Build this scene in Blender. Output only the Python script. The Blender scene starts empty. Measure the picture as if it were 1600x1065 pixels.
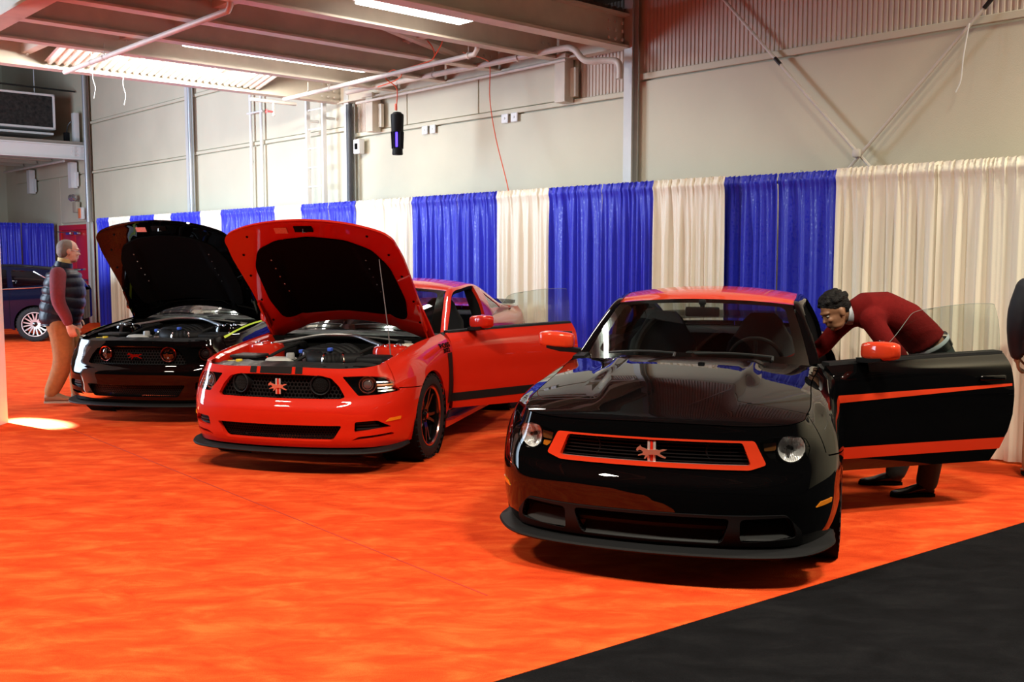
import bpy, bmesh, math, random
import numpy as np
from mathutils import Vector, Matrix
from mathutils.geometry import delaunay_2d_cdt

random.seed(7); rng = np.random.default_rng(7)
SC = bpy.context.scene
COL = SC.collection
R = math.radians
PI = math.pi

# ------------------------------------------------------------------ camera
cam_d = bpy.data.cameras.new('camera'); cam = bpy.data.objects.new('camera', cam_d); COL.objects.link(cam)
cam_d.sensor_width = 36; cam_d.sensor_fit = 'HORIZONTAL'; cam_d.lens = 35.1
cam_d.clip_start = .05; cam_d.clip_end = 300
cam.location = (0, 0, 1.67); cam.rotation_euler = (R(90 - 5.037), 0, 0)
SC.camera = cam

# the long wall: U runs along it away from the camera, N points into it
U = np.array([-.679, .734]); U = U / np.hypot(*U); N = np.array([U[1], -U[0]])
D_DRAPE = 8.23; D_WALL = 8.95
def wpos(u, d, z=0.0):
    p = U * u + N * d
    return Vector((p[0], p[1], z))
WALL_M = Matrix(((U[0], N[0], 0, 0), (U[1], N[1], 0, 0), (0, 0, 1, 0), (0, 0, 0, 1)))   # local (u, d, z) -> world

# ------------------------------------------------------------------ light, world, exposure
vs = SC.view_settings
vs.view_transform = 'Standard'; vs.look = 'None'; vs.exposure = EXPO if 'EXPO' in globals() else 0.0; vs.gamma = 1; vs.use_curve_mapping = False
world = bpy.data.worlds.new('hall_air'); SC.world = world; world.use_nodes = True
world.node_tree.nodes['Background'].inputs[0].default_value = (.50, .42, .36, 1)
world.node_tree.nodes['Background'].inputs[1].default_value = .03
def area(name, loc, target, size, power, col, sy=None, spread=180):
    d = bpy.data.lights.new(name, 'AREA'); d.energy = power; d.color = col; d.size = size
    if sy: d.shape = 'RECTANGLE'; d.size_y = sy
    d.spread = R(spread)
    o = bpy.data.objects.new(name, d); COL.objects.link(o); o.location = loc
    o.rotation_euler = (Vector(target) - Vector(loc)).to_track_quat('-Z', 'Y').to_euler()
    return o
WARM = (1.0, .91, .73); DAY = (.66, .82, 1.0)
# high bay lamps of the hall, over the aisle and the stand; last one added to brighten the far end
for i, (x, y, z, p) in enumerate(((2.6, 2.2, 6.6, 330), (-2.2, 3.2, 6.6, 330), (5.6, 5.0, 6.4, 300), (-6.0, 4.6, 6.6, 220), (-11.5, 17.6, 6.3, 130))):
    area('high_bay_lamp', (x, y, z), (x, y + .3, 0), 1.0, p, WARM, .5, 140)
# daylight through the big open hall door on the side of the walking man
area('open_door_daylight', (-11.8, 10.9, 2.7), (-4.3, 17.6, 1.6), 4.5, 1080, DAY, 4.0, 140)
sun_d = bpy.data.lights.new('low_sun', 'SPOT'); sun_d.energy = 450000; sun_d.color = (1, .93, .82); sun_d.spot_size = R(2.1); sun_d.spot_blend = .35; sun_d.shadow_soft_size = .05
sun = bpy.data.objects.new('sunbeam_through_door', sun_d); COL.objects.link(sun); sun.location = (-14.0, 16.0, 6.0)
sun.rotation_euler = (Vector((-4.68, 9.72, 0)) - sun.location).to_track_quat('-Z', 'Y').to_euler()

# ------------------------------------------------------------------ materials
MATS = {}
def mat(name, col, rough=.5, metal=0., coat=0., coat_rough=.03, spec=.5, noise=0., nscale=20., bump=0., bscale=60., emit=0., sheen=0., alpha=1., stretch=None):
    if name in MATS: return MATS[name]
    m = bpy.data.materials.new(name); m.use_nodes = True; nt = m.node_tree; b = nt.nodes['Principled BSDF']
    b.inputs['Base Color'].default_value = (*col, 1); b.inputs['Roughness'].default_value = rough; b.inputs['Metallic'].default_value = metal
    b.inputs['Coat Weight'].default_value = coat; b.inputs['Coat Roughness'].default_value = coat_rough
    b.inputs['Specular IOR Level'].default_value = spec
    if sheen: b.inputs['Sheen Weight'].default_value = sheen
    if emit:
        b.inputs['Emission Color'].default_value = (*col, 1); b.inputs['Emission Strength'].default_value = emit
    tc = None
    if noise or bump:
        tc = nt.nodes.new('ShaderNodeTexCoord'); src = tc.outputs['Object']
        if stretch:
            mp = nt.nodes.new('ShaderNodeMapping'); mp.inputs['Scale'].default_value = stretch
            nt.links.new(src, mp.inputs[0]); src = mp.outputs[0]
    if noise:
        n = nt.nodes.new('ShaderNodeTexNoise'); n.inputs['Scale'].default_value = nscale; n.inputs['Detail'].default_value = 5
        nt.links.new(src, n.inputs['Vector'])
        r = nt.nodes.new('ShaderNodeValToRGB')
        r.color_ramp.elements[0].color = (*[c * (1 - noise) for c in col], 1); r.color_ramp.elements[1].color = (*[min(1, c * (1 + noise)) for c in col], 1)
        r.color_ramp.elements[0].position = .3; r.color_ramp.elements[1].position = .7
        nt.links.new(n.outputs['Fac'], r.inputs[0]); nt.links.new(r.outputs[0], b.inputs['Base Color'])
    if bump:
        n = nt.nodes.new('ShaderNodeTexNoise'); n.inputs['Scale'].default_value = bscale; n.inputs['Detail'].default_value = 3
        nt.links.new(src, n.inputs['Vector'])
        bp = nt.nodes.new('ShaderNodeBump'); bp.inputs['Strength'].default_value = bump; bp.inputs['Distance'].default_value = .01
        nt.links.new(n.outputs['Fac'], bp.inputs['Height']); nt.links.new(bp.outputs[0], b.inputs['Normal'])
    MATS[name] = m
    return m
def glass_mat(name, tint, gl=1.0, base=.04):
    if name in MATS: return MATS[name]
    m = bpy.data.materials.new(name); m.use_nodes = True; nt = m.node_tree; nt.nodes.clear()
    o = nt.nodes.new('ShaderNodeOutputMaterial'); t = nt.nodes.new('ShaderNodeBsdfTransparent'); g = nt.nodes.new('ShaderNodeBsdfGlossy')
    t.inputs[0].default_value = (*tint, 1); g.inputs['Roughness'].default_value = .01
    g.inputs[0].default_value = (gl, gl, gl, 1)
    f = nt.nodes.new('ShaderNodeFresnel'); ge = nt.nodes.new('ShaderNodeNewGeometry'); io = nt.nodes.new('ShaderNodeMath'); io.operation = 'MULTIPLY_ADD'
    io.inputs[1].default_value = 1/1.5 - 1.5; io.inputs[2].default_value = 1.5; nt.links.new(ge.outputs['Backfacing'], io.inputs[0]); nt.links.new(io.outputs[0], f.inputs[0])   # thin pane: same reflection from both faces
    ma = nt.nodes.new('ShaderNodeMath'); ma.operation = 'ADD'; ma.inputs[1].default_value = base - .04; ma.use_clamp = True
    nt.links.new(f.outputs[0], ma.inputs[0])
    x = nt.nodes.new('ShaderNodeMixShader'); nt.links.new(ma.outputs[0], x.inputs[0]); nt.links.new(t.outputs[0], x.inputs[1]); nt.links.new(g.outputs[0], x.inputs[2])
    nt.links.new(x.outputs[0], o.inputs[0])
    MATS[name] = m; return m

RED = mat('red_paint', (.56, .016, .004), .55, coat=1.0, spec=.1)
REDA = mat('orange_red_paint', (.66, .042, .010), .55, coat=1.0, spec=.1)
BLACK = mat('black_paint', (.0015, .0015, .0018), .5, coat=.9, coat_rough=.008, spec=.0)
NAVY = mat('dark_navy_paint', (.004, .005, .016), .5, coat=.55, spec=.0)
STRIPE_K = mat('matte_black_stripe', (.012, .011, .011), .6, spec=.12)
INK = mat('matte_black_lettering', (.006, .005, .005), .9, spec=.02)
LIME = mat('lime_stripe', (.45, .62, .03), .4)
PLASTIC = mat('black_plastic', (.008, .008, .009), .55, spec=.16, bump=.15, bscale=300)
DUCT = mat('matte_grey_duct', (.035,.036,.037), .8, spec=.08)
PLAST2 = mat('grey_plastic', (.020, .021, .022), .48, spec=.35, bump=.12, bscale=300)
VOID = mat('dark_cavity', (.003, .003, .003), .85, spec=.1)
RUBBER = mat('tyre_rubber', (.010, .010, .010), .75, spec=.3, bump=.1, bscale=200)
CHROME = mat('chrome', (.85, .85, .85), .16, metal=1)
SILVER = mat('brushed_metal', (.55, .55, .56), .3, metal=1, noise=.08, nscale=120)
DKMETAL = mat('dark_metal', (.05, .05, .05), .4, metal=.8)
GLOSSK = mat('gloss_black', (.004, .004, .004), .15, coat=.6)
AMBER = mat('amber_lens', (.75, .22, .01), .2, coat=.6)
CREAM_PL = mat('translucent_tank', (.42, .42, .40), .35)
YELLOW = mat('yellow_cap', (.75, .55, .02), .4)
BLUEP = mat('blue_clip', (.05, .12, .65), .4)
LEATHER = mat('dark_seat_fabric', (.012, .012, .013), .8, bump=.3, bscale=180)
REDLEATH = mat('red_stitching', (.35, .02, .01), .7)
GLASS = glass_mat('windscreen_glass', (.62, .68, .66), base=.03)
DGLASS = glass_mat('green_tinted_glass', (.72, .80, .77), base=.05)
TGLASS = glass_mat('tinted_rear_glass', (.30, .34, .33), base=.06)
LENS = glass_mat('clear_lens', (.92, .92, .92), base=.07)
SMOKE = glass_mat('smoked_lens', (.35, .35, .36), base=.08)
STICK = mat('white_sticker', (.75, .74, .72), .5, noise=.1, nscale=80)

# ------------------------------------------------------------------ mesh tools
def pchip(xs, ys):
    xs = np.asarray(xs, float); ys = np.asarray(ys, float)
    if xs[0] > xs[-1]: xs = xs[::-1]; ys = ys[::-1]
    h = np.diff(xs); d = np.diff(ys) / h; m = np.zeros(len(xs)); m[0] = d[0]; m[-1] = d[-1]
    for i in range(1, len(xs) - 1):
        if d[i - 1] * d[i] > 0:
            w1 = 2 * h[i] + h[i - 1]; w2 = h[i] + 2 * h[i - 1]
            m[i] = (w1 + w2) / (w1 / d[i - 1] + w2 / d[i])
    def f(x):
        x = np.clip(np.asarray(x, float), xs[0], xs[-1]); i = np.clip(np.searchsorted(xs, x) - 1, 0, len(h) - 1)
        t = (x - xs[i]) / h[i]
        return ((2*t**3 - 3*t**2 + 1) * ys[i] + (t**3 - 2*t**2 + t) * h[i] * m[i] + (-2*t**3 + 3*t**2) * ys[i+1] + (t**3 - t**2) * h[i] * m[i+1])
    return f
def crspline(P, n=24, closed=False):
    P = np.asarray(P, float); out = []; k = len(P)
    for i in range(k if closed else k - 1):
        if closed: a, b, c, d = P[(i-1) % k], P[i], P[(i+1) % k], P[(i+2) % k]
        else: a, b, c, d = P[max(i-1, 0)], P[i], P[i+1], P[min(i+2, k-1)]
        for t in np.linspace(0, 1, n, endpoint=False):
            out.append(.5 * ((2*b) + (c-a)*t + (2*a - 5*b + 4*c - d)*t*t + (3*b - a - 3*c + d)*t**3))
    if not closed: out.append(P[-1])
    return np.array(out)
def smooth01(x): x = np.clip(x, 0, 1); return x * x * (3 - 2 * x)

def setp(o, label=None, cat=None, group=None, kind=None):
    if label: o['label'] = label
    if cat: o['category'] = cat
    if group: o['group'] = group
    if kind: o['kind'] = kind
    return o
def link(name, me, parent=None, loc=None, rot=None):
    o = bpy.data.objects.new(name, me); COL.objects.link(o)
    if parent is not None: o.parent = parent
    if loc is not None: o.location = loc
    if rot is not None: o.rotation_euler = rot
    return o
def empty(name, loc=(0, 0, 0), rz=0., label=None, cat=None, group=None):
    o = bpy.data.objects.new(name, None); COL.objects.link(o); o.location = loc; o.rotation_euler = (0, 0, rz); o.empty_display_size = .1
    return setp(o, label, cat, group)
def frame(origin, zdir, xdir=None):
    z = Vector(zdir).normalized()
    x = Vector(xdir) if xdir is not None else (Vector((0, 0, 1)) if abs(z.z) < .9 else Vector((1, 0, 0)))
    x = (x - z * x.dot(z)).normalized(); y = z.cross(x)
    return Matrix(((x.x, y.x, z.x, origin[0]), (x.y, y.y, z.y, origin[1]), (x.z, y.z, z.z, origin[2]), (0, 0, 0, 1)))
class MB:
    def __init__(s, M=None): s.v = []; s.f = []; s.M = M or Matrix.Identity(4)
    def add(s, vs, fs, M=None):
        k = len(s.v); T = s.M @ M if M is not None else s.M
        s.v += [tuple(T @ Vector(v)) for v in vs]; s.f += [tuple(i + k for i in f) for f in fs]; return s
    def box(s, c, size, M=None):
        x, y, z = [d / 2 for d in size]; c = Vector(c)
        vs = [c + Vector((a*x, b*y, d*z)) for a in (-1, 1) for b in (-1, 1) for d in (-1, 1)]
        return s.add(vs, [(0,1,3,2),(4,6,7,5),(0,4,5,1),(2,3,7,6),(0,2,6,4),(1,5,7,3)], M)
    def rbox(s, c, size, r=.01, M=None, seg=2):
        bm = bmesh.new(); bmesh.ops.create_cube(bm, size=1)
        for v in bm.verts: v.co = Vector((v.co.x*size[0] + c[0], v.co.y*size[1] + c[1], v.co.z*size[2] + c[2]))
        bmesh.ops.bevel(bm, geom=list(bm.edges), offset=min(r, min(size)*.49), segments=seg, profile=.5, affect='EDGES')
        bm.verts.index_update(); vs = [v.co.copy() for v in bm.verts]; fs = [tuple(v.index for v in f.verts) for f in bm.faces]; bm.free()
        return s.add(vs, fs, M)
    def ring(s, pts_rings, close=True, caps=True, M=None):
        n = len(pts_rings[0]); vs = [p for r in pts_rings for p in r]; fs = []
        for i in range(len(pts_rings) - 1):
            for j in range(n if close else n - 1):
                a = i*n + j; b = i*n + (j+1) % n; fs.append((a, b, b + n, a + n))
        if caps and close:
            fs.append(tuple(range(n))[::-1]); k = (len(pts_rings) - 1) * n; fs.append(tuple(range(k, k + n)))
        return s.add(vs, fs, M)
    def tube(s, path, r, n=10, M=None, caps=True, flat=1.0):
        P = [Vector(p) for p in path]; rr = r if hasattr(r, '__len__') else [r] * len(P); rings = []; up = None
        for i, p in enumerate(P):
            t = (P[min(i+1, len(P)-1)] - P[max(i-1, 0)]).normalized()
            if up is None: up = Vector((0, 0, 1)) if abs(t.z) < .9 else Vector((1, 0, 0))
            x = (up - t * up.dot(t))
            if x.length < 1e-4: x = t.orthogonal()
            x.normalize(); up = x; y = t.cross(x)
            rings.append([p + (x * math.cos(a) * flat + y * math.sin(a)) * rr[i] for a in np.linspace(0, 2*PI, n, endpoint=False)])
        return s.ring(rings, caps=caps, M=M)
    def lathe(s, prof, n=32, M=None, arc=2*PI):       # prof: (radius, height) along local z
        full = abs(arc - 2*PI) < 1e-6; k = n if full else n + 1
        rings = [[Vector((r*math.cos(a), r*math.sin(a), h)) for a in [arc*i/n for i in range(k)]] for r, h in prof]
        return s.ring(rings, close=full, caps=False, M=M)
    def prism(s, poly, z0, z1, M=None):
        n = len(poly); vs = [Vector((p[0], p[1], z0)) for p in poly] + [Vector((p[0], p[1], z1)) for p in poly]
        return s.add(vs, [tuple(range(n))[::-1], tuple(range(n, 2*n))] + [(i, (i+1) % n, (i+1) % n + n, i + n) for i in range(n)], M)
    def ell(s, c, rad, nu=16, nv=10, M=None):
        rings = []
        for i in range(1, nv):
            t = PI * i / nv
            rings.append([Vector((c[0] + rad[0]*math.sin(t)*math.cos(a), c[1] + rad[1]*math.sin(t)*math.sin(a), c[2] - rad[2]*math.cos(t))) for a in np.linspace(0, 2*PI, nu, endpoint=False)])
        return s.ring(rings, caps=True, M=M)
    def mesh(s, name, m, ang=35):
        me = bpy.data.meshes.new(name); me.from_pydata(s.v, [], s.f); me.validate(); me.materials.append(m)
        bm = bmesh.new(); bm.from_mesh(me); bmesh.ops.recalc_face_normals(bm, faces=bm.faces); bm.to_mesh(me); bm.free()
        if ang:
            me.polygons.foreach_set('use_smooth', [True] * len(me.polygons)); me.set_sharp_from_angle(angle=R(ang))
        return me
    def build(s, name, m, parent=None, ang=35, loc=None, rot=None):
        return link(name, s.mesh(name, m, ang), parent, loc, rot)
def inside(px, py, loops):
    c = np.zeros(px.shape, bool)
    for L in loops:
        x = L[:, 0]; y = L[:, 1]; x2 = np.roll(x, -1); y2 = np.roll(y, -1)
        for i in range(len(x)):
            cond = (y[i] > py) != (y2[i] > py)
            dy = y2[i] - y[i]
            if dy == 0: continue
            c ^= cond & (px < (x2[i] - x[i]) * (py - y[i]) / dy + x[i])
    return c
def resample(L, step):
    L = np.asarray(L, float); out = []
    for i in range(len(L)):
        a = L[i]; b = L[(i+1) % len(L)]; n = max(1, int(round(np.hypot(*(b - a)) / step)))
        for k in range(n): out.append(a + (b - a) * k / n)
    out = np.array(out); keep = [0]
    for i in range(1, len(out)):
        if np.hypot(*(out[i] - out[keep[-1]])) > step * .08: keep.append(i)
    if np.hypot(*(out[keep[-1]] - out[0])) < step * .08: keep.pop()
    return out[keep]
def surf_n(surf, u, v, h=.008):
    du = surf(u + h, v) - surf(u - h, v); dv = surf(u, v + h) - surf(u, v - h)
    n = np.cross(du, dv); l = np.linalg.norm(n, axis=1, keepdims=True); l[l < 1e-12] = 1
    return n / l
def panel(name, surf, loops, m, parent, step=.03, off=0., flange=.012, flip=False, org=None, h=.008, two=False):
    loops = [resample(L, step * .7) for L in loops]
    B = np.concatenate(loops); lo = B.min(0); hi = B.max(0)
    gx = np.arange(lo[0] + step*.5, hi[0], step); gy = np.arange(lo[1] + step*.5, hi[1], step*.9)
    GX, GY = np.meshgrid(gx, gy); GX = GX + (np.arange(len(gy)) % 2)[:, None] * step * .5
    gxf = GX.ravel(); gyf = GY.ravel(); ok = inside(gxf, gyf, loops); gxf = gxf[ok]; gyf = gyf[ok]
    if len(gxf):
        d = np.full(len(gxf), 9.)
        for b in B: d = np.minimum(d, (gxf - b[0])**2 + (gyf - b[1])**2)
        ok = d > (step * .45)**2; gxf = gxf[ok]; gyf = gyf[ok]
    vs = [Vector((float(p[0]), float(p[1]))) for p in B] + [Vector((float(a), float(b))) for a, b in zip(gxf, gyf)]
    es = []; k = 0
    for L in loops:
        n = len(L); es += [(k + i, k + (i+1) % n) for i in range(n)]; k += n
    ov, oe, of, _, _, _ = delaunay_2d_cdt(vs, es, [], 0, 1e-6)
    V = np.array([(p.x, p.y) for p in ov]); T = np.array([f for f in of])
    c = V[T].mean(1); T = T[inside(c[:, 0], c[:, 1], loops)]
    P = surf(V[:, 0], V[:, 1]); Nn = surf_n(surf, V[:, 0], V[:, 1], h)
    if flip: Nn = -Nn
    P = P + Nn * off
    # orient triangles with the normals
    fn = np.cross(P[T[:, 1]] - P[T[:, 0]], P[T[:, 2]] - P[T[:, 0]])
    bad = (fn * Nn[T].mean(1)).sum(1) < 0; T[bad] = T[bad][:, ::-1]
    verts = [tuple(p) for p in P]; faces = [tuple(int(i) for i in t) for t in T]; ln = [Nn[i] for t in T for i in t]
    if flange:
        cnt = {}
        for t in faces:
            for a, b in ((t[0], t[1]), (t[1], t[2]), (t[2], t[0])): cnt[(a, b)] = 1
        bd = [(a, b) for (a, b) in cnt if (b, a) not in cnt]; base = len(verts); idx = {}
        for a, b in bd:
            for q in (a, b):
                if q not in idx: idx[q] = len(verts); verts.append(tuple(P[q] - Nn[q] * flange))
        for a, b in bd:
            faces.append((b, a, idx[a], idx[b]))
            n = np.cross(P[a] - P[b], np.array(verts[idx[a]]) - P[a]); l = np.linalg.norm(n); n = n / l if l > 1e-12 else Nn[a]
            ln += [n] * 4
        if two:
            for t in list(faces[:len(T)]):
                pass
    if org is not None: verts = [tuple(np.array(v) - org) for v in verts]
    me = bpy.data.meshes.new(name); me.from_pydata(verts, [], faces); me.materials.append(m)
    me.polygons.foreach_set('use_smooth', [True] * len(me.polygons))
    me.normals_split_custom_set([tuple(n) for n in ln])
    return link(name, me, parent)
def grid(name, surf, u0, u1, nu, v0, v1, nv, m, parent, ang=60, org=None, thick=0.):
    uu, vv = np.meshgrid(np.linspace(u0, u1, nu + 1), np.linspace(v0, v1, nv + 1), indexing='ij')
    P = surf(uu.ravel(), vv.ravel())
    if org is not None: P = P - org
    fs = [(i*(nv+1)+j, (i+1)*(nv+1)+j, (i+1)*(nv+1)+j+1, i*(nv+1)+j+1) for i in range(nu) for j in range(nv)]
    b = MB(); b.add([Vector(p) for p in P], fs); o = b.build(name, m, parent, ang)
    if thick:
        md = o.modifiers.new('thickness', 'SOLIDIFY'); md.thickness = thick; md.offset = 0
    return o
def text_mesh(body, size=1.0, space=1.0):
    cu = bpy.data.curves.new('lettering', 'FONT'); cu.body = body; cu.size = size; cu.space_character = space; cu.align_x = 'CENTER'; cu.offset = .0030
    o = bpy.data.objects.new('lettering', cu); COL.objects.link(o); bpy.context.view_layer.update()
    me = bpy.data.meshes.new_from_object(o.evaluated_get(bpy.context.evaluated_depsgraph_get()))
    V = np.array([v.co[:] for v in me.vertices]); Fc = [tuple(p.vertices) for p in me.polygons]
    bpy.data.objects.remove(o); bpy.data.meshes.remove(me); bpy.data.curves.remove(cu)
    return V, Fc
# ------------------------------------------------------------------ coupe body surfaces (car frame: X forward, Y to its left, origin under the front axle)
PLAN = crspline([(.915,0),(.905,.2),(.88,.4),(.835,.58),(.765,.73),(.64,.84),(.48,.905),(.30,.93),(0,.94),(-.35,.925),(-.62,.915),(-1.3,.915),(-1.95,.92),(-2.4,.935),(-2.72,.94),(-3.1,.925),(-3.45,.88),(-3.68,.77),(-3.78,.55),(-3.81,.25),(-3.82,0)], 30)
PA = np.r_[0, np.cumsum(np.hypot(*np.diff(PLAN, axis=0).T))]
PT = np.gradient(PLAN, PA, axis=0); PT[0] = (0, 1); PT[-1] = (0, -1); PT /= np.hypot(PT[:, 0], PT[:, 1])[:, None]
AMAX = PA[-1]
def sX(x): return np.interp(-np.asarray(x, float), -PLAN[:, 0], PA)
_k = np.argmax(PLAN[:, 1] > .93)
def sY(y): return np.interp(np.asarray(y, float), PLAN[:_k, 1], PA[:_k])
_C = pchip((-.9,-.5,-.2,.1,.4,.6,.74,.79,.82,.845,.87), (1.03,1.014,.988,.955,.912,.879,.850,.838,.828,.814,.790))
def H(X, Y):
    X = np.asarray(X, float); Y = np.abs(np.asarray(Y, float)); xn = X + .26 * Y * Y
    t = np.clip((.8 - X) / 1.3, 0, 1)
    z = _C(xn) - (.012 + .03 * t) * (Y / .77) ** 2.4
    w = .30 + .12 * t
    z = z + .020 * smooth01((.72 - X) / .6) * (1 - smooth01((Y - w) / .06))
    # shallow folds at the rear of the power dome
    z = z + .020 * np.exp(-((Y - .43) / .045) ** 2) * smooth01((.22 - X) / .30) * smooth01((X + .40) / .1)
    return z
_belt = pchip((-3.82,-3.3,-2.72,-2.0,-1.3,-.62,-.3), (1.066,1.06,1.035,1.012,.995,.968,.95))
def ZT(X, Y):
    t = smooth01((np.asarray(X, float) + .85) / .35)
    return t * H(X, Y) + (1 - t) * _belt(X)
_ST = [
 (0,      [(.035,.20),(.0,.28),(-.01,.36),(-.022,.465),(-.015,.518),(.026,.58),(.043,.67),(.054,.755),(.070,0)]),
 (sY(.4), [(.035,.20),(.0,.28),(-.01,.36),(-.022,.465),(-.015,.518),(.026,.58),(.043,.67),(.054,.755),(.070,0)]),
 (sY(.7), [(.04,.20),(.01,.28),(0,.36),(-.012,.46),(-.002,.53),(.024,.595),(.042,.67),(.055,.745),(.078,0)]),
 (sX(.70),[(.045,.20),(.015,.28),(.003,.36),(-.004,.46),(.0,.535),(.02,.61),(.042,.68),(.062,.745),(.090,0)]),
 (sX(.60),[(.05,.20),(.02,.28),(.005,.36),(0,.46),(.0,.54),(.015,.62),(.035,.69),(.070,.760),(.130,0)]),
 (sX(.3), [(.05,.20),(.02,.30),(.005,.40),(0,.50),(.0,.58),(.008,.67),(.03,.76),(.08,.845),(.17,0)]),
 (sX(0),  [(.05,.20),(.03,.30),(.01,.42),(0,.53),(.0,.62),(.008,.71),(.03,.80),(.085,.88),(.185,0)]),
 (sX(-.62),[(.08,.19),(.06,.28),(.035,.40),(.015,.52),(.006,.64),(.004,.74),(.012,.83),(.045,.91),(.125,0)]),
 (sX(-1.3),[(.08,.19),(.06,.28),(.035,.40),(.017,.52),(.010,.64),(.000,.75),(.012,.84),(.04,.925),(.11,0)]),
 (sX(-2.0),[(.08,.19),(.05,.28),(.03,.40),(.012,.52),(.006,.64),(.000,.75),(.014,.85),(.045,.94),(.115,0)]),
 (sX(-2.72),[(.05,.20),(.03,.30),(.01,.42),(0,.54),(.0,.65),(.006,.76),(.03,.87),(.075,.955),(.16,0)]),
 (sX(-3.3),[(.05,.22),(.02,.32),(.0,.44),(0,.55),(.0,.66),(.01,.77),(.03,.88),(.075,.975),(.16,0)]),
 (sX(-3.7),[(.06,.25),(.02,.34),(0,.45),(0,.56),(.0,.67),(.005,.78),(.01,.89),(.025,.99),(.07,0)]),
 (AMAX,   [(.06,.25),(.02,.34),(0,.45),(0,.56),(.0,.67),(.005,.78),(.01,.89),(.02,.99),(.05,0)])]
_sa = [float(s[0]) for s in _ST]; _K = 9
_TA = np.linspace(0, AMAX, 900)
_INS = np.stack([pchip(_sa, [s[1][k][0] for s in _ST])(_TA) for k in range(_K)], 1)
_ZZ = np.stack([pchip(_sa, [s[1][k][1] for s in _ST])(_TA) for k in range(_K)], 1)
_px = np.interp(_TA, PA, PLAN[:, 0]); _py = np.interp(_TA, PA, PLAN[:, 1]); _tx = np.interp(_TA, PA, PT[:, 0]); _ty = np.interp(_TA, PA, PT[:, 1])
_ZZ[:, 8] = np.maximum(ZT(_px - _ty * _INS[:, 8], _py + _tx * _INS[:, 8]), _ZZ[:, 7] + .006)
def belt(s, v):
    s = np.asarray(s, float); v = np.clip(np.asarray(v, float), 0, 1); a = np.clip(np.abs(s), 0, AMAX); sg = np.where(s < 0, -1., 1.)
    f = a / AMAX * 899; i = np.clip(f.astype(int), 0, 898); t = f - i
    L = lambda A: A[i] * (1 - t) + A[i+1] * t
    x, y, tx, ty = L(_px), L(_py), L(_tx), L(_ty)
    q = v * (_K - 1); k = np.clip(q.astype(int), 0, _K - 2); w = q - k
    def G(A):
        g = lambda j: A[i, np.clip(j, 0, _K-1)] * (1 - t) + A[i+1, np.clip(j, 0, _K-1)] * t
        b, c = g(k), g(k + 1); a_ = np.where(k > 0, g(k - 1), 2*b - c); d = np.where(k < _K - 2, g(k + 2), 2*c - b)
        return .5 * (2*b + (c - a_)*w + (2*a_ - 5*b + 4*c - d)*w*w + (3*b - a_ - 3*c + d)*w**3)
    ins = G(_INS); z = G(_ZZ)
    return np.stack([x - ty*ins, (y + tx*ins) * sg, z], -1)
_vs = np.linspace(0, 1, 81)
def vz(s, z):
    s = np.atleast_1d(s); z = np.atleast_1d(z) * np.ones(len(s)); out = np.zeros(len(s))
    for i in range(len(s)):
        zz = belt(np.full(81, s[i]), _vs)[:, 2]; out[i] = np.interp(z[i], np.maximum.accumulate(zz), _vs)
    return out
def dense(L, step=.02, closed=True):
    L = np.asarray(L, float); out = []
    for i in range(len(L) if closed else len(L) - 1):
        a, b = L[i], L[(i+1) % len(L)]; n = max(1, int(np.ceil(np.hypot(*(b - a)) / step)))
        out += [a + (b - a) * k / n for k in range(n)]
    return np.array(out)
def rcorner(L, r=.02, n=4):          # round the corners of a closed polygon
    L = np.asarray(L, float); out = []
    for i in range(len(L)):
        p, q, w = L[i-1], L[i], L[(i+1) % len(L)]; a = p - q; b = w - q; la = np.hypot(*a); lb = np.hypot(*b); k = min(r, la*.45, lb*.45)
        A = q + a/la*k; B = q + b/lb*k
        for t in np.linspace(0, 1, n): out.append(A*(1-t)**2 + 2*q*t*(1-t) + B*t*t)
    return np.array(out)
def az(L): L = dense(L); return np.stack([L[:, 0], vz(L[:, 0], L[:, 1])], 1)              # (signed arc, z) -> (s, v)
def fz(L, sg=1): L = dense(L); s = np.sign(L[:, 0]) * sY(np.abs(L[:, 0])) * sg; return np.stack([s, vz(s, L[:, 1])], 1)   # (Y, z)
def xz(L, sg=1): L = dense(L); s = sX(L[:, 0]) * sg; return np.stack([s, vz(s, L[:, 1])], 1)                # (X, z) on the side
def arcXZ(cx, r, a0, a1, n=22): return [(cx + r*math.cos(R(a)), .345 + r*math.sin(R(a))) for a in np.linspace(a0, a1, n)]
def topcurve(x0, x1, sg, off=0.):   # belt top edge between two X
    a = np.linspace(sX(x0), sX(x1), 40); P = belt(a * sg, np.ones(40))[:, :2]
    return P
R1 = crspline([(-.79,.735,.955),(-1.07,.665,1.155),(-1.34,.61,1.315),(-1.6,.615,1.352),(-1.9,.612,1.368),(-2.2,.60,1.35),(-2.5,.57,1.29),(-2.85,.53,1.17),(-3.15,.56,1.075)], 12)
R2 = crspline([(-.80,.795,.965),(-1.07,.735,1.14),(-1.34,.672,1.292),(-1.6,.682,1.328),(-1.9,.677,1.343),(-2.2,.667,1.32),(-2.5,.675,1.245),(-2.8,.72,1.135),(-3.12,.77,1.065)], 12)
def rail(Rr, x): x = np.asarray(x, float); return np.stack([x, np.interp(-x, -Rr[:, 0], Rr[:, 1]), np.interp(-x, -Rr[:, 0], Rr[:, 2])], -1)
def wind(f, t):     # windscreen, f -1..1 across, t 0..1 up
    y0 = f * .735; x0 = -.48 - .31 * np.abs(f)**2.2; z0 = 1.0 - .045 * f*f
    y1 = f * .60; x1 = -1.265 - .065 * f*f; z1 = 1.348 - .032 * f*f
    b = .012 * np.sin(PI * np.clip(t, 0, 1))
    return np.stack([x0*(1-t) + x1*t + b, y0*(1-t) + y1*t, z0*(1-t) + z1*t + b*1.6], -1)
_zc = pchip((-1.265,-1.42,-1.65,-1.9,-2.2,-2.5), (1.348,1.385,1.412,1.42,1.402,1.35))
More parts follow.
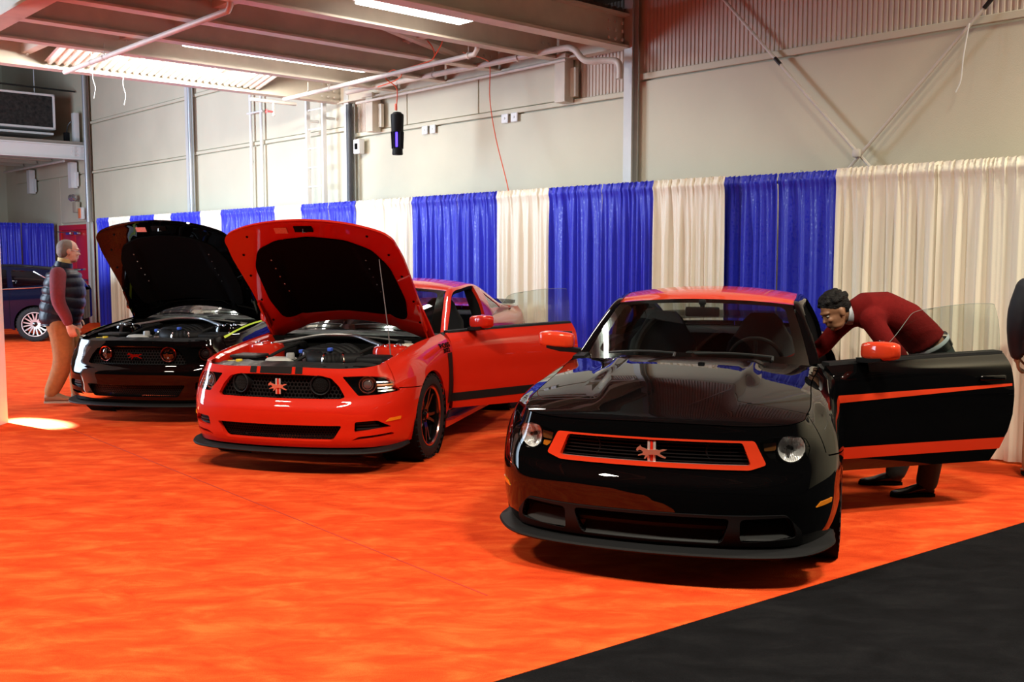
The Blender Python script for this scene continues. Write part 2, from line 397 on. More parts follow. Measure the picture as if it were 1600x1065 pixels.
def roofs(f, x):
    e = rail(R1, np.clip(x - .0, -2.5, -1.33)); xe = x
    ze = e[..., 2]; ye = e[..., 1]; zc = _zc(x)
    xs = x - .065 * f*f * np.clip((x + 2.0) / .7, 0, 1)
    return np.stack([xs, f * ye, zc - (zc - ze) * np.abs(f)**2.2], -1)
def rearw(f, t):
    x0 = -2.5; e0 = rail(R1, np.array([-2.5]))[0]; y1 = .56
    y = f * (e0[1] * (1-t) + y1 * t); z = (1.35 - (1.35 - e0[2]) * np.abs(f)**2.2) * (1-t) + (1.095 - .02*f*f) * t
    return np.stack([x0 * (1-t) + (-3.17 + .02*f*f) * t, y, z + .01*np.sin(PI*t)], -1)
def cpil(x, w):     # C pillar panel between shoulder and roof rail
    a = sX(x); b = belt(a, np.ones_like(a)); r = rail(R2, x); bl = .02 * np.sin(PI * np.clip(w, 0, 1))[..., None] * np.array([0, 1, .3])
    return b * (1 - w)[..., None] + r * w[..., None] + bl
def mir(fn): return lambda u, v: fn(u, v) * np.array([1, -1, 1])
def stripY(P, sg): return P * np.array([1, sg, 1])

HORSE = [(-.50,.05),(-.47,.12),(-.40,.16),(-.37,.20),(-.34,.15),(-.24,.11),(-.10,.07),(.05,.08),(.17,.09),(.25,.07),(.36,.11),(.50,.10),(.40,.06),(.29,.02),(.28,-.04),(.38,-.09),(.48,-.12),(.46,-.155),(.33,-.13),(.19,-.07),(.05,-.06),(-.08,-.07),(-.13,-.12),(-.20,-.20),(-.245,-.185),(-.19,-.10),(-.28,-.085),(-.43,-.12),(-.44,-.09),(-.30,-.045),(-.27,.0),(-.33,.05),(-.40,.06),(-.46,.02)]

_wheel_cache = {}
def wheel_parts(lip, spoke_m):
    key = lip.name
    if key in _wheel_cache: return _wheel_cache[key]
    Ro, w = .345, .128
    t = MB(); prof = [(.243,-w*.82),(.262,-w*.98),(.30,-w),(.328,-w*.92),(Ro-.004,-w*.74)]
    for g in (-.5,-.17,.17,.5):
        prof += [(Ro, w*(g-.12)), (Ro, w*(g-.03)), (Ro-.008, w*(g-.02)), (Ro-.008, w*(g+.02)), (Ro, w*(g+.03))]
    prof += [(Ro-.004,w*.74),(.328,w*.92),(.30,w),(.262,w*.98),(.243,w*.82)]
    t.lathe(prof, 48)
    for i in range(36):   # shoulder lugs
        a = 2*PI*i/36
        for sd in (-1, 1):
            t.box((0,0,0), (.012,.030,.05), Matrix.Rotation(a,4,'Z') @ Matrix.Translation((Ro-.007,0,sd*w*.78)))
    rim = MB(); rim.lathe([(.215,-w*.8),(.243,-w*.86),(.247,-w*.8),(.236,-w*.7),(.222,-w*.3),(.215,w*.55),(.225,w*.82),(.232,w*.86)], 48)
    lipb = MB(); lipb.lathe([(.228,w*.84),(.236,w*.92),(.246,w*.92),(.249,w*.86),(.243,w*.80),(.230,w*.80),(.228,w*.84)], 48)
    sp = MB()
    for d in (-1, 1):
        a = R(d * 13)
        pts = [(.040,-.02*d,.062),(.11,0,.075),(.20,0,.082),(.234,0,.092)]
        rings = []
        for k, (rr, yy, h) in enumerate(pts):
            hw = (.024,.017,.015,.019)[k]; an = a * (k / 3) ** .8
            c, s_ = math.cos(an), math.sin(an)
            f = lambda lx, ly, lz: Vector((c*lx - s_*ly, s_*lx + c*ly, lz))
            rings.append([f(rr, -hw + d*.012*(1-k/3), h-.030), f(rr, hw + d*.012*(1-k/3), h-.030), f(rr, hw*.7 + d*.012*(1-k/3), h), f(rr, -hw*.7 + d*.012*(1-k/3), h)])
        sp.ring(rings)
    hub = MB(); hub.lathe([(0,.086),(.022,.086),(.032,.080),(.034,.066),(.06,.060),(.066,.03)], 24)
    for i in range(5):
        a = 2*PI*i/5 + .3
        hub.lathe([(0,.075),(.007,.075),(.008,.05)], 8, Matrix.Translation((.048*math.cos(a), .048*math.sin(a), 0)))
    disc = MB(); disc.lathe([(.06,.02),(.165,.02),(.165,-.006),(.06,-.006)], 40)
    cal = MB(); cal.rbox((.125,0,.022), (.075,.19,.06), .015)
    cap = MB(); cap.lathe([(0,.0885),(.020,.0875),(.0205,.0845)], 20)
    _wheel_cache[key] = dict(tire=t.mesh('tire', RUBBER), rim=rim.mesh('rim', GLOSSK), lip=lipb.mesh('rim_lip', lip), spoke=sp.mesh('spoke', spoke_m),
        hub=hub.mesh('hub', GLOSSK), disc=disc.mesh('brake_disc', SILVER), cal=cal.mesh('brake_caliper', DKMETAL), cap=cap.mesh('center_cap', RED))
    return _wheel_cache[key]
def add_wheel(parent, x, y, sg, lip, spoke_m=GLOSSK, rot=0., steer=0., nsp=5, rad=.345):
    p = wheel_parts(lip, spoke_m)
    t = link('tire', p['tire'], parent, (x, y, rad))
    t.rotation_euler = (R(-90) if sg > 0 else R(90), 0, steer); t.scale = (rad/.345,) * 3
    for n, k in (('rim','rim'),('rim_lip','lip'),('hub','hub'),('center_cap','cap'),('brake_disc','disc'),('brake_caliper','cal')): link(n, p[k], t)
    for i in range(nsp): link('spoke', p['spoke'], t, None, (0, 0, rot + 2*PI*i/nsp))
    return t

def hexmesh(name, loops, surfoff, pitch, wd, m, parent, to_sv):
    """open honeycomb following the bumper surface; to_sv maps (Y, z) to (s, v)"""
    L = [np.asarray(l, float) for l in loops]; lo = L[0].min(0); hi = L[0].max(0); b = MB(); pts = []; fs = []
    dy = pitch * .866; r0 = pitch * .577; r1 = r0 - wd; row = 0; z = lo[1]; cs = []
    while z < hi[1] + dy:
        y = lo[0] + (row % 2) * pitch * .5
        while y < hi[0] + pitch: cs.append((y, z)); y += pitch
        z += dy; row += 1
    cs = np.array(cs); ok = inside(cs[:, 0], cs[:, 1], L); cs = cs[ok]
    an = np.arange(6) * PI/3 + PI/6
    ring0 = np.stack([np.cos(an), np.sin(an)], 1)
    Q = np.concatenate([(cs[:, None] + ring0[None]*r0).reshape(-1, 2), (cs[:, None] + ring0[None]*r1).reshape(-1, 2)])
    s = np.sign(Q[:, 0]) * sY(np.abs(Q[:, 0])); v = vz(s, Q[:, 1])
    P = belt(s, v); Nn = surf_n(belt, s, v); F = P + Nn*surfoff; Bk = P + Nn*(surfoff - .006); n = len(cs)
    V = np.concatenate([F, Bk[6*n:]])
    for c in range(n):
        for k in range(6):
            a, b2 = c*6 + k, c*6 + (k+1) % 6
            fs.append((a, b2, 6*n + b2, 6*n + a)); fs.append((6*n + a, 6*n + b2, 12*n + b2, 12*n + a))
    me = bpy.data.meshes.new(name); me.from_pydata([tuple(p) for p in V], [], fs); me.materials.append(m)
    return setp(link(name, me, parent), kind='stuff')

def build_coupe(name, label, pos, th, paint, roof_m, year, hood_deg, door_deg, mirror_m, lip, stripes=None):
    car = empty(name, (pos[0], pos[1], 0), th, label, 'car')
    old = year == 2012
    # ---------------- front bumper skin
    aend = sX(.60)
    half = [(0, .215)] + [(float(a), .215) for a in np.linspace(.05, sX(.36), 12)] + [(float(sX(x)), z) for x, z in arcXZ(0, .372, -20, 47.5, 14)] + [(aend, .645)]
    rt = az(half)[:-1]; rt = dense([(0, .0)] + [], 1) if False else None
    hz = dense(half, .03, closed=False); hv = np.stack([hz[:, 0], vz(hz[:, 0], hz[:, 1])], 1)
    up = np.stack([np.full(8, aend), np.linspace(hv[-1, 1], 1, 8)], 1)[1:]; topl = np.stack([np.linspace(aend, 0, 30), np.ones(30)], 1)[1:]
    rh = np.concatenate([hv, up, topl]); lh = rh[::-1] * np.array([-1, 1]); outer = np.concatenate([rh, lh[1:-1]])
    if old:
        gr_out = rcorner([(.572,.625),(.515,.742),(-.515,.742),(-.572,.625),(-.49,.598),(.49,.598)], .015)
        gr_in = rcorner([(.497,.622),(.455,.732),(-.455,.732),(-.497,.622)], .015)
        centre = rcorner([(.395,.365),(.36,.232),(-.36,.232),(-.395,.365)], .03)
        side = [rcorner([(sg*.44,.362),(sg*.68,.372),(sg*.72,.262),(sg*.445,.240)], .03) for sg in (1, -1)]
        hl = [[(.535,.738),(.56,.668),(.62,.640),(.70,.632),(.775,.645),(.805,.70),(.79,.748),(.70,.764),(.6,.752)]]
        hl_sv = [fz(rcorner(np.array(hl[0]) * (sg, 1), .02)) for sg in (1, -1)]
        lower = [centre] + side
    else:
        gr_out = gr_in = rcorner([(.535,.597),(.49,.675),(.43,.735),(.36,.752),(.18,.760),(-.18,.760),(-.36,.752),(-.43,.735),(-.49,.675),(-.535,.597),(-.5,.583),(.5,.583)], .012)
        centre = rcorner([(.515,.388),(.44,.268),(-.44,.268),(-.515,.388)], .02)
        side = []
        for sg in (1, -1):
            side += [rcorner([(sg*.605,.415),(sg*.75,.422),(sg*.835,.362),(sg*.60,.335)], .015), rcorner([(sg*.575,.272),(sg*.85,.298),(sg*.84,.318),(sg*.63,.300)], .01)]
        hla = [(sY(.512),.748),(sY(.63),.606),(sY(.76),.610),(sX(.56),.628),(sX(.60),.70),(sX(.66),.735),(sY(.70),.752)]
        hl_sv = [az(rcorner(np.array(hla) * (sg, 1), .012)) for sg in (1, -1)]
        lower = [centre] + side
    gi_sv = fz(gr_in); go_sv = fz(gr_out)
    low_sv = [fz(l) for l in lower]
    bump = panel('front_bumper', belt, [outer, go_sv] + hl_sv + low_sv, paint, car, .032, flange=.03)
    # grille cavity, honeycomb or slats
    big = lambda L, k: np.asarray(L).mean(0) + (np.asarray(L) - np.asarray(L).mean(0)) * k
    panel('grille_back', belt, [big(gi_sv, 1.04)], VOID, car, .05, off=-.065, flange=0)
    for l in low_sv: panel('intake_back', belt, [big(l, 1.05)], VOID, car, .05, off=-.085, flange=0)
    if old:
        panel('grille_surround', belt, [go_sv, gi_sv], REDA, car, .03, off=.006, flange=.05)
        for k in range(6):
            z = .632 + k * .0175; hw = .49 - .035 * k / 6
            b = MB(); ys = np.linspace(-hw, hw, 40); s = np.sign(ys) * sY(np.abs(ys)); P = belt(s, vz(s, np.full(40, z))); Nn = surf_n(belt, s, vz(s, np.full(40, z)))
            rings = [[Vector(p - n*.045 + np.array([0,0,d])) if i == 0 else Vector(p - n*.020 + np.array([0,0,d*.6])) for i, d in ((0,-.004),(1,-.004),(1,.004),(0,.004))] for p, n in zip(P, Nn)]
            b.ring(rings); b.build('grille_slat', PLASTIC, car)
        b = MB(); ys = np.linspace(-.49, .49, 40); s = np.sign(ys) * sY(np.abs(ys)); v_ = vz(s, np.full(40, .621)); P = belt(s, v_); Nn = surf_n(belt, s, v_)
        b.tube([p - n*.012 for p, n in zip(P, Nn)], .004, 6); b.build('grille_trim_bar', SILVER, car)
    else:
        hexmesh('grille_honeycomb', [gr_in], -.045, .030, .0035, PLASTIC, car, fz)
        hexmesh('intake_honeycomb', [centre], -.040, .022, .003, PLASTIC, car, fz)
        if stripes == 'boss':
            for a, b_ in ((-.248,-.190),(-.158,.112),(.140,.200)):
                panel('nose_stripe', belt, [np.concatenate([np.stack([np.sign(np.linspace(a,b_,8))*sY(np.abs(np.linspace(a,b_,8))), vz(np.linspace(a,b_,8), np.full(8,.764))],1), np.stack([np.sign(np.linspace(b_,a,8))*sY(np.abs(np.linspace(b_,a,8))), np.full(8,1.)],1)])], STRIPE_K, car, .02, off=.0012, flange=0)
    # fog lamps in the grille
    for sg in (1, -1):
        yf = .342 * sg; s0 = sY(.342) * sg; p0 = belt(np.array([s0]), vz(np.array([s0]), .683))[0]; n0 = Vector((1, .25*sg, 0)).normalized()
        M = frame(Vector(p0) - n0*(.046 if old else .035), n0) @ Matrix.Scale(.82 if old else 1.0, 4); b = MB()
        b.lathe([(.076,-.03),(.078,.02),(.074,.026),(.068,.022),(.066,.0)], 36, M); fog = b.build('fog_lamp', mat('fog_ring_reflection', (.25,.06,.05), .2, metal=1) if stripes == 'lime' else PLASTIC, car)  # red tint puts a reddish reflection into the ring's colour
        b = MB(); b.lathe([(.067,.004),(.05,.014),(.025,.018),(.001,.019)], 32, M); b.build('fog_lens', SMOKE if stripes == 'lime' else VOID, fog)
        if stripes != 'lime':
            b = MB()
            for i in range(-6, 7):
                for j in range(-6, 1 if old else 7):
                    x = i*.0095 + (j % 2)*.0047; y = j*.0085
                    if math.hypot(x, y) < .058: b.lathe([(.0032,.0205),(.0018,.0225)], 6, M @ Matrix.Rotation(PI/2,4,'Z') @ Matrix.Translation((x, y, -.004*(math.hypot(x,y)/.05)**2)))
            setp(b.build('fog_guard_mesh', PLAST2, fog), kind='stuff')
        else:
            b = MB(); b.lathe([(.05,-.02),(.03,-.03),(.001,-.034)], 24, M); b.build('fog_reflector', CHROME, fog)
    # pony emblem
    if True:
        p0 = belt(np.array([0.]), vz(np.array([0.]), .668))[0]; M = Matrix(((0,0,1,p0[0]-.012),(1,0,0,0),(0,1,0,.668),(0,0,0,1)))
        dk = stripes == 'lime'
        b = MB(); b.prism([(x*.155, y*.175) for x, y in HORSE], .006, .012, M); em = b.build('pony_emblem', mat('dark_red_chrome', (.30,.04,.03), .2, metal=1) if dk else mat('copper_chrome', (.90,.45,.33), .38, metal=.8), car)
        if not dk:
            for k, m_ in ((-1, mat('satin_silver', (.75,.72,.70), .4, metal=.7)), (0, RED), (1, mat('satin_silver', (.75,.72,.70), .4, metal=.7))):
                b = MB(); b.rbox((k*.0145, 0, .001), (.0135,.118,.008), .002, M); b.build('tri_bar', m_, em)
    # ---------------- headlamps
    for sg, L in zip((1, -1), hl_sv):
        hlb = panel('headlamp', belt, [big(L, 1.02)], GLOSSK, car, .03, off=-.075, flange=-.072)
        panel('headlamp_lens', belt, [big(L, .995)], LENS if old else SMOKE if stripes == 'lime' else LENS, hlb, .03, off=-.003, flange=0)
        yc, zc_ = (.712, .700) if old else (.70, .683)
        s0 = np.array([sY(yc)*sg]); p0 = Vector(belt(s0, vz(s0, zc_))[0]); n0 = Vector((1, .42*sg, .02)).normalized(); M = frame(p0 - n0*.055, n0)
        if old:
            def bowl(r, a):
                rr = r*.070
                return np.stack([rr*np.cos(a), rr*np.sin(a), .045*r**2 - .02 + .0028*np.sin(rr*np.sin(a)*620)], -1)
            uu, vv = np.meshgrid(np.linspace(.02, 1, 12), np.linspace(0, 2*PI, 121), indexing='ij'); P = bowl(uu.ravel(), vv.ravel())
            b = MB(); b.add([Vector(p) for p in P], [(i*121+j, (i+1)*121+j, (i+1)*121+j+1, i*121+j+1) for i in range(11) for j in range(120)], M); b.build('reflector_bowl', mat('lamp_reflector', (.85,.85,.85), .3, metal=.45), hlb, 20)
            b = MB(); b.lathe([(0,.03),(.010,.028),(.012,.0),(.012,-.01)], 12, M); b.build('bulb', GLOSSK, hlb)
            b = MB(); b.lathe([(.070,.026),(.076,.028),(.076,.010),(.070,.012)], 40, M); b.build('lamp_ring', GLOSSK, hlb)
            ln = fz(rcorner(np.array([(.565,.728),(.635,.735),(.628,.695),(.572,.690)]) * (sg, 1), .006)); panel('turn_signal', belt, [ln], mat('dim_amber_lens', (.16,.06,.015), .15, coat=.6), hlb, .02, off=-.03, flange=.01)
            ln = fz(rcorner(np.array([(.580,.682),(.628,.684),(.632,.660),(.60,.655)]) * (sg, 1), .006)); panel('turn_signal', belt, [ln], AMBER if sg < 0 else GLOSSK, hlb, .02, off=-.04, flange=.01)
        else:
            for r0, r1, m_, nm, hh in ((.066,.060,CHROME,'lamp_ring',.02), (.043,.038,SILVER,'lamp_ring',.018)):
                b = MB(); b.lathe([(r0,-.03),(r0,hh),(r1,hh),(r1-.004,-.02)], 40, M); b.build(nm, m_, hlb)
            b = MB(); b.lathe([(.037,.0),(.03,.014),(.015,.022),(.001,.024)], 28, M); b.build('projector_lens', mat('projector_glass', (.12,.10,.10), .03, coat=1), hlb)
            b = MB(); b.lathe([(.06,-.02),(.045,-.015)], 32, M); b.build('lamp_bezel', GLOSSK, hlb)
            # outer reflector of stacked bars
            for k in range(4):
                aa = np.linspace(sY(.775), sX(.585), 12) * sg; v_ = vz(aa, np.full(12, .640 + k*.022)); P = belt(aa, v_); Nn = surf_n(belt, aa, v_)
                b = MB(); b.ring([[Vector(p - n*.05 + np.array([0,0,-.008])), Vector(p - n*.025 + np.array([0,0,-.006])), Vector(p - n*.03 + np.array([0,0,.006])), Vector(p - n*.05 + np.array([0,0,.008]))] for p, n in zip(P, Nn)]); b.build('reflector_bar', AMBER if k == 2 else CHROME, hlb, 30)
        # side marker
        mk = az(rcorner(np.array([(sX(.70),.405),(sX(.575),.412),(sX(.57),.434),(sX(.67),.430)]) * (sg, 1), .004))
        panel('side_marker', belt, [mk], AMBER, car, .02, off=.004, flange=.01)
    # ---------------- lower insert and splitter
    if old:
        zr = np.linspace(-.74, .74, 30)
        ins = [(.76,.218),(.735,.300),(.66,.384),(.40,.380),(-.40,.380),(-.66,.384),(-.735,.300),(-.76,.218)]
        panel('lower_air_dam', belt, [fz(rcorner(ins, .02))] + low_sv, PLASTIC, car, .03, off=.006, flange=.02)
        def ramp(nm, y0, y1, zf, zb, dep):
            ys = np.linspace(y0, y1, 14); s = np.sign(ys)*sY(np.abs(ys)); b = MB(); rings = []
            for q, (z, d) in enumerate(((zf, .004), ((zf+zb)/2-.004, -dep*.5), (zb, -dep), (zf-.02, -dep))):
                v_ = vz(s, np.full(14, z)); P = belt(s, v_) + surf_n(belt, s, v_)*d; rings.append([Vector(p) for p in P])
            b.ring([[r[i] for r in rings] for i in range(14)]); b.build(nm, DUCT, car, 25)
        ramp('duct_ramp', .445, .715, .252, .318, .082); ramp('duct_ramp', -.715, -.445, .252, .318, .082); ramp('intake_shelf', -.365, .365, .234, .245, .08)
        b = MB(); ys = np.linspace(-.39, .39, 24); s = np.sign(ys)*sY(np.abs(ys)); v_ = vz(s, np.full(24, .30)); P = belt(s, v_) - surf_n(belt, s, v_)*.045
        b.tube(P, .008, 6, flat=1.8); b.build('intake_bar', PLASTIC, car)
    else:
        for i, l in enumerate(low_sv[1:]):
            if i % 2 == 0:
                c = l.mean(0); sg = np.sign(c[0])
                for zz in (.352, .378, .400):
                    ya = np.linspace(.615, .80 - (zz-.352)*1.1, 8); aa = sY(ya)*sg; v_ = vz(aa, np.full(8, zz)); P = belt(aa, v_); Nn = surf_n(belt, aa, v_)
                    b = MB(); b.tube([p - n*.03 for p, n in zip(P, Nn)], .006, 6, flat=1.6); b.build('inlet_slat', PLASTIC, car)
    b = MB(); n_ = 60; se = sX(.43); rings = []
    for s in np.linspace(-se, se, n_):
        a = abs(s); k = a / se
        P = belt(np.array([s]), np.array([0.04]))[0]; q = np.interp(a, PA, PT[:, 0]), np.interp(a, PA, PT[:, 1]); out = np.array([q[1], -q[0]*np.sign(s if s else 1), 0])
        ext = (.060 if old else .036) * (1 - .75 * smooth01((k - .84)/.16)) + (.03 if not old else .012) * math.exp(-((k-.72)/.16)**2)
        zz = .186 + (.030 if old else .022) * smooth01((k - .5)/.5)
        rings.append([Vector((P[0]-out[0]*.10, P[1]-out[1]*.10, zz-.004)), Vector((P[0]+out[0]*ext, P[1]+out[1]*ext, zz-.018)), Vector((P[0]+out[0]*(ext+.006), P[1]+out[1]*(ext+.006), zz-.010)), Vector((P[0]+out[0]*ext, P[1]+out[1]*ext, zz)), Vector((P[0]+out[0]*.012, P[1]+out[1]*.012, zz+.012)), Vector((P[0]-out[0]*.10, P[1]-out[1]*.10, zz+.024))])
    b.ring(rings); b.build('front_splitter', PLASTIC, car, 40)
    # ---------------- sides
    for sg in (1, -1):
        low = xz([(.592,.652),(.252,.626)] + arcXZ(0, .372, 46, 200, 34) + [(-.37,.215),(-.624,.195)], sg)[:-1]
        lowv = dense([(.592,.652),(.252,.626)] + arcXZ(0, .372, 46, 200, 34) + [(-.37,.215),(-.624,.195)], .03, closed=False)
        s_ = sX(lowv[:, 0]); L1 = np.stack([s_*sg, vz(s_*sg, lowv[:, 1])], 1)
        se_ = sX(-.624); up = np.stack([np.full(9, se_*sg), np.linspace(L1[-1, 1], 1, 9)], 1)[1:]
        tp = np.stack([np.linspace(se_, sX(.592), 40)*sg, np.ones(40)], 1)[1:]
        panel('front_fender', belt, [np.concatenate([L1, up, tp])], paint, car, .035, flange=.03)
        for xw in (0, -2.72):
            b = MB(); b.lathe([(.40,-.30),(.385,.015)], 30, Matrix.Translation((xw, sg*.905, .345)) @ Matrix.Rotation(R(-90*sg), 4, 'X')); b.build('wheel_liner', VOID, car)
        # rocker
        rk = xz([(-.40,.195),(-.63,.195),(-2.36,.205),(-2.36,.30),(-1.84,.30),(-.64,.298),(-.632,.215),(-.40,.212)], sg)
        rk = xz([(-.635,.195),(-2.345,.205),(-2.33,.27),(-1.84,.298),(-.64,.298)], sg)
        panel('rocker_panel', belt, [rk], paint, car, .04, off=.004, flange=.03)
        sk = MB(); P = [(x, .885*sg, .215 + .02*smooth01((x+.6)/.2)) for x in np.linspace(-.42, -2.3, 20)]
        sk.ring([[Vector((p[0], p[1]-.05*sg, .17)), Vector((p[0], p[1]+.022*sg, .175)), Vector((p[0], p[1]+.025*sg, p[2])), Vector((p[0], p[1]-.05*sg, p[2]))] for p in P]); sk.build('side_skirt', paint, car, 30)
        # quarter and rear
        q = dense([(-1.985,.95)] + [(-1.985,.62),(-1.955,.50),(-1.90,.40),(-1.85,.30),(-2.33,.275)] + arcXZ(-2.72, .372, 192, -20, 34)[0:] + [(-2.37,.24),(-3.6,.27)], .03, closed=False)
        qa = dense([(-1.985,.95),(-1.985,.62),(-1.955,.50),(-1.90,.40),(-1.85,.305),(-2.345,.28)] + arcXZ(-2.72, .372, 188, -18, 34) + [(-3.1,.245)], .03, closed=False)
        # arc runs front to back over the wheel
        qa = np.array([p for p in qa]); s_ = sX(qa[:, 0]); Q1 = np.stack([s_*sg, vz(s_*sg, qa[:, 1])], 1)
        bt = np.stack([np.linspace(s_[-1], AMAX - .004, 30)*sg, np.linspace(Q1[-1, 1], .0, 30)], 1)[1:]
        tp = np.stack([np.linspace(AMAX - .004, sX(-1.985), 60)*sg, np.ones(60)], 1)
        panel('quarter_panel', belt, [np.concatenate([Q1, bt, tp])], paint, car, .045, flange=.03)
        # roof rail and pillar skin
        k = 97; idx = np.linspace(0, len(R1)-1, k); a1 = np.stack([np.interp(idx, np.arange(len(R1)), R1[:, c]) for c in range(3)], 1); a2 = np.stack([np.interp(idx, np.arange(len(R2)), R2[:, c]) for c in range(3)], 1)
        b = MB(); rings = []
        for p, q_ in zip(a1, a2):
            m_ = (p + q_)/2; o_ = np.array([0, .45, .55]) * .012
            pts = [p - np.array([0,.0,.03]), p, p*.7 + q_*.3 + o_, p*.3 + q_*.7 + o_, q_, q_ - np.array([0,.03,.02])]
            rings.append([Vector((t_[0], t_[1]*sg, t_[2])) for t_ in pts])
        b.ring(rings); b.build('roof_rail', paint if not old else BLACK, car, 50)
        # C pillar with quarter window
        fn = cpil if sg > 0 else mir(cpil)
        xs = np.linspace(-1.985, -3.10, 26)
        outerC = np.concatenate([np.stack([xs, np.zeros(26)], 1), np.stack([xs[::-1], np.ones(26)], 1)])
        win = rcorner([(-2.25,.26),(-2.70,.34),(-2.62,.58),(-2.27,.86)], .05)
        panel('roof_pillar_panel', fn, [outerC, win], paint, car, .06, flange=.03, flip=(sg > 0))
        panel('quarter_window', fn, [win * 1.0], TGLASS, car, .08, off=-.006, flange=0, flip=(sg > 0))
        add_wheel(car, 0, sg*.80, sg, lip, rot=.4 if sg > 0 else .9); add_wheel(car, -2.72, sg*.80, sg, lip, rot=.2)
    # ---------------- glass, roof, tail
    rectp = rcorner([(-.997,.004),(.997,.004),(.997,.996),(-.997,.996)], .004)
    inn = rcorner([(-.90,.10),(.90,.10),(.905,.93),(-.905,.93)], .10, 8)
    ws = panel('windscreen', wind, [rectp], GLASS, car, .12, flange=0)
    panel('windscreen_border', wind, [rectp, inn], GLOSSK, ws, .09, off=-.004, flange=0)
    grid('roof_skin', roofs, -1, 1, 28, -2.5, -1.266, 30, roof_m, car, 60)
    b = MB(); P = roofs(*[g.ravel() for g in np.meshgrid(np.linspace(-1, 1, 13), np.linspace(-2.45, -1.33, 10), indexing='ij')]) - np.array([0,0,.035])
    b.add([Vector(p) for p in P], [(i*10+j, (i+1)*10+j, (i+1)*10+j+1, i*10+j+1) for i in range(12) for j in range(9)]); b.build('headliner', LEATHER, car)
    grid('rear_window', rearw, -1, 1, 16, 0, 1, 10, GLASS, car, 60)
    def deck(f, x):
        a = sX(x); e = belt(a, np.ones_like(a)); return np.stack([x, f*e[..., 1], e[..., 2] + .03*(1-f*f)], -1)
    grid('boot_lid', deck, -1, 1, 20, -3.74, -3.08, 12, paint, car, 60)
    b = MB(); ys = np.linspace(-.68, .68, 30)
    b.ring([[Vector((-3.60+.10*(y/.68)**2*.6, y, 1.085)), Vector((-3.76+.10*(y/.68)**2, y, 1.088)), Vector((-3.80+.10*(y/.68)**2, y, 1.135-.012*(y/.68)**4)), Vector((-3.73+.10*(y/.68)**2, y, 1.125-.012*(y/.68)**4))] for y in ys]); b.build('boot_spoiler', paint if stripes == 'lime' else BLACK, car, 30)
    for sg in (1, -1):
        for k in range(3):
            lt = az(rcorner([(sg*(AMAX-.30-.085*k),.80),(sg*(AMAX-.37-.085*k),.80),(sg*(AMAX-.37-.085*k),.99),(sg*(AMAX-.30-.085*k),.99)], .01)); panel('tail_lamp', belt, [lt], mat('red_lens', (.35,.01,.01), .1, coat=1), car, .03, off=.006, flange=.01)
    # cowl below the windscreen
    def cowl(f, t): 
        yy = f*.77; x0 = -.40 - .26*f*f; x1 = -.50 - .31*np.abs(f)**2.2
        return np.stack([x0*(1-t) + x1*t, yy, H(x0, yy)*(1-t) - .035*(1-t) + (1.004 - .045*f*f)*t - .008], -1)
    grid('cowl_panel', cowl, -1, 1, 30, 0, 1, 5, PLASTIC, car, 60)
    # wipers
    for (f0, f1) in ((-.75,-.12), (.05,.70)):
        P = [wind(np.array([f_]), np.array([.055 + .02*math.sin(PI*i/8)]))[0] + np.array([.012,0,.016]) for i, f_ in enumerate(np.linspace(f0, f1, 9))]
        b = MB(); b.tube(P, .007, 6); b.tube([P[-1], P[-1] + np.array([.06, .0, -.02])], .008, 6); b.build('wiper', PLAST2, car)
    # ---------------- underbody and cabin
    b = MB(); b.box((-1.6, 0, .23), (3.9, 1.05, .05)); b.box((-1.36, 0, .235), (1.9, 1.68, .05)); b.build('underbody', VOID, car)
    b = MB(); b.box((-1.45, 0, .36), (1.9, 1.62, .10)); b.box((-.70, 0, .60), (.05, 1.60, .62)); b.box((-2.75, 0, .80), (.9, 1.15, .46)); b.box((-2.4,0,.55), (.1,1.5,.3)); b.build('cabin_floor', LEATHER, car)
    for sg in (1, -1):
        b = MB(); xs = np.linspace(-.66, -3.0, 16); P0 = belt(sX(xs), np.full(16, .35)); P1 = belt(sX(xs), np.full(16, .97))
        if sg > 0 and door_deg: sel = [i for i in range(16) if xs[i] < -2.0]
        else: sel = list(range(16))
        b.ring([[Vector((P0[i,0], (P0[i,1]-.06)*sg, P0[i,2])), Vector((P1[i,0], (P1[i,1]-.03)*sg, P1[i,2])), Vector((P1[i,0], (P1[i,1]-.09)*sg, P1[i,2]-.01)), Vector((P0[i,0], (P0[i,1]-.10)*sg, P0[i,2]))] for i in sel]); b.build('side_trim', LEATHER, car)
        if sg > 0:
            b = MB(); e = belt(np.array([sX(-1.99)]), np.array([1.]))[0]; r_ = rail(R2, np.array([-2.0]))[0]
            for z0, y0, z1, y1 in ((.30, .86, .70, .88), (.70, .88, e[2], e[1]-.01), (e[2], e[1]-.01, r_[2], r_[1]-.01)):
                b.ring([[Vector((-1.99, y0, z0)), Vector((-2.07, y0, z0)), Vector((-2.07, y0-.12, z0)), Vector((-1.99, y0-.12, z0))], [Vector((-1.99, y1, z1)), Vector((-2.09, y1, z1)), Vector((-2.09, y1-.10, z1)), Vector((-1.99, y1-.10, z1))]])
            b.build('door_pillar', PLASTIC, car)
            b = MB(); b.ring([[Vector((x, .84, .20)), Vector((x, .87, .285)), Vector((x, .80, .33)), Vector((x, .74, .33))] for x in (-.63,-1.2,-1.99)]); b.build('door_sill', PLAST2, car)
            b = MB(); ag = R2[np.linspace(2, 60, 40).astype(int)] + np.array([0,-.018,-.022]); b.tube([Vector(p) for p in ag], .016, 8); b.build('door_seal', VOID, car)
    # dash
    b = MB(); rings = []
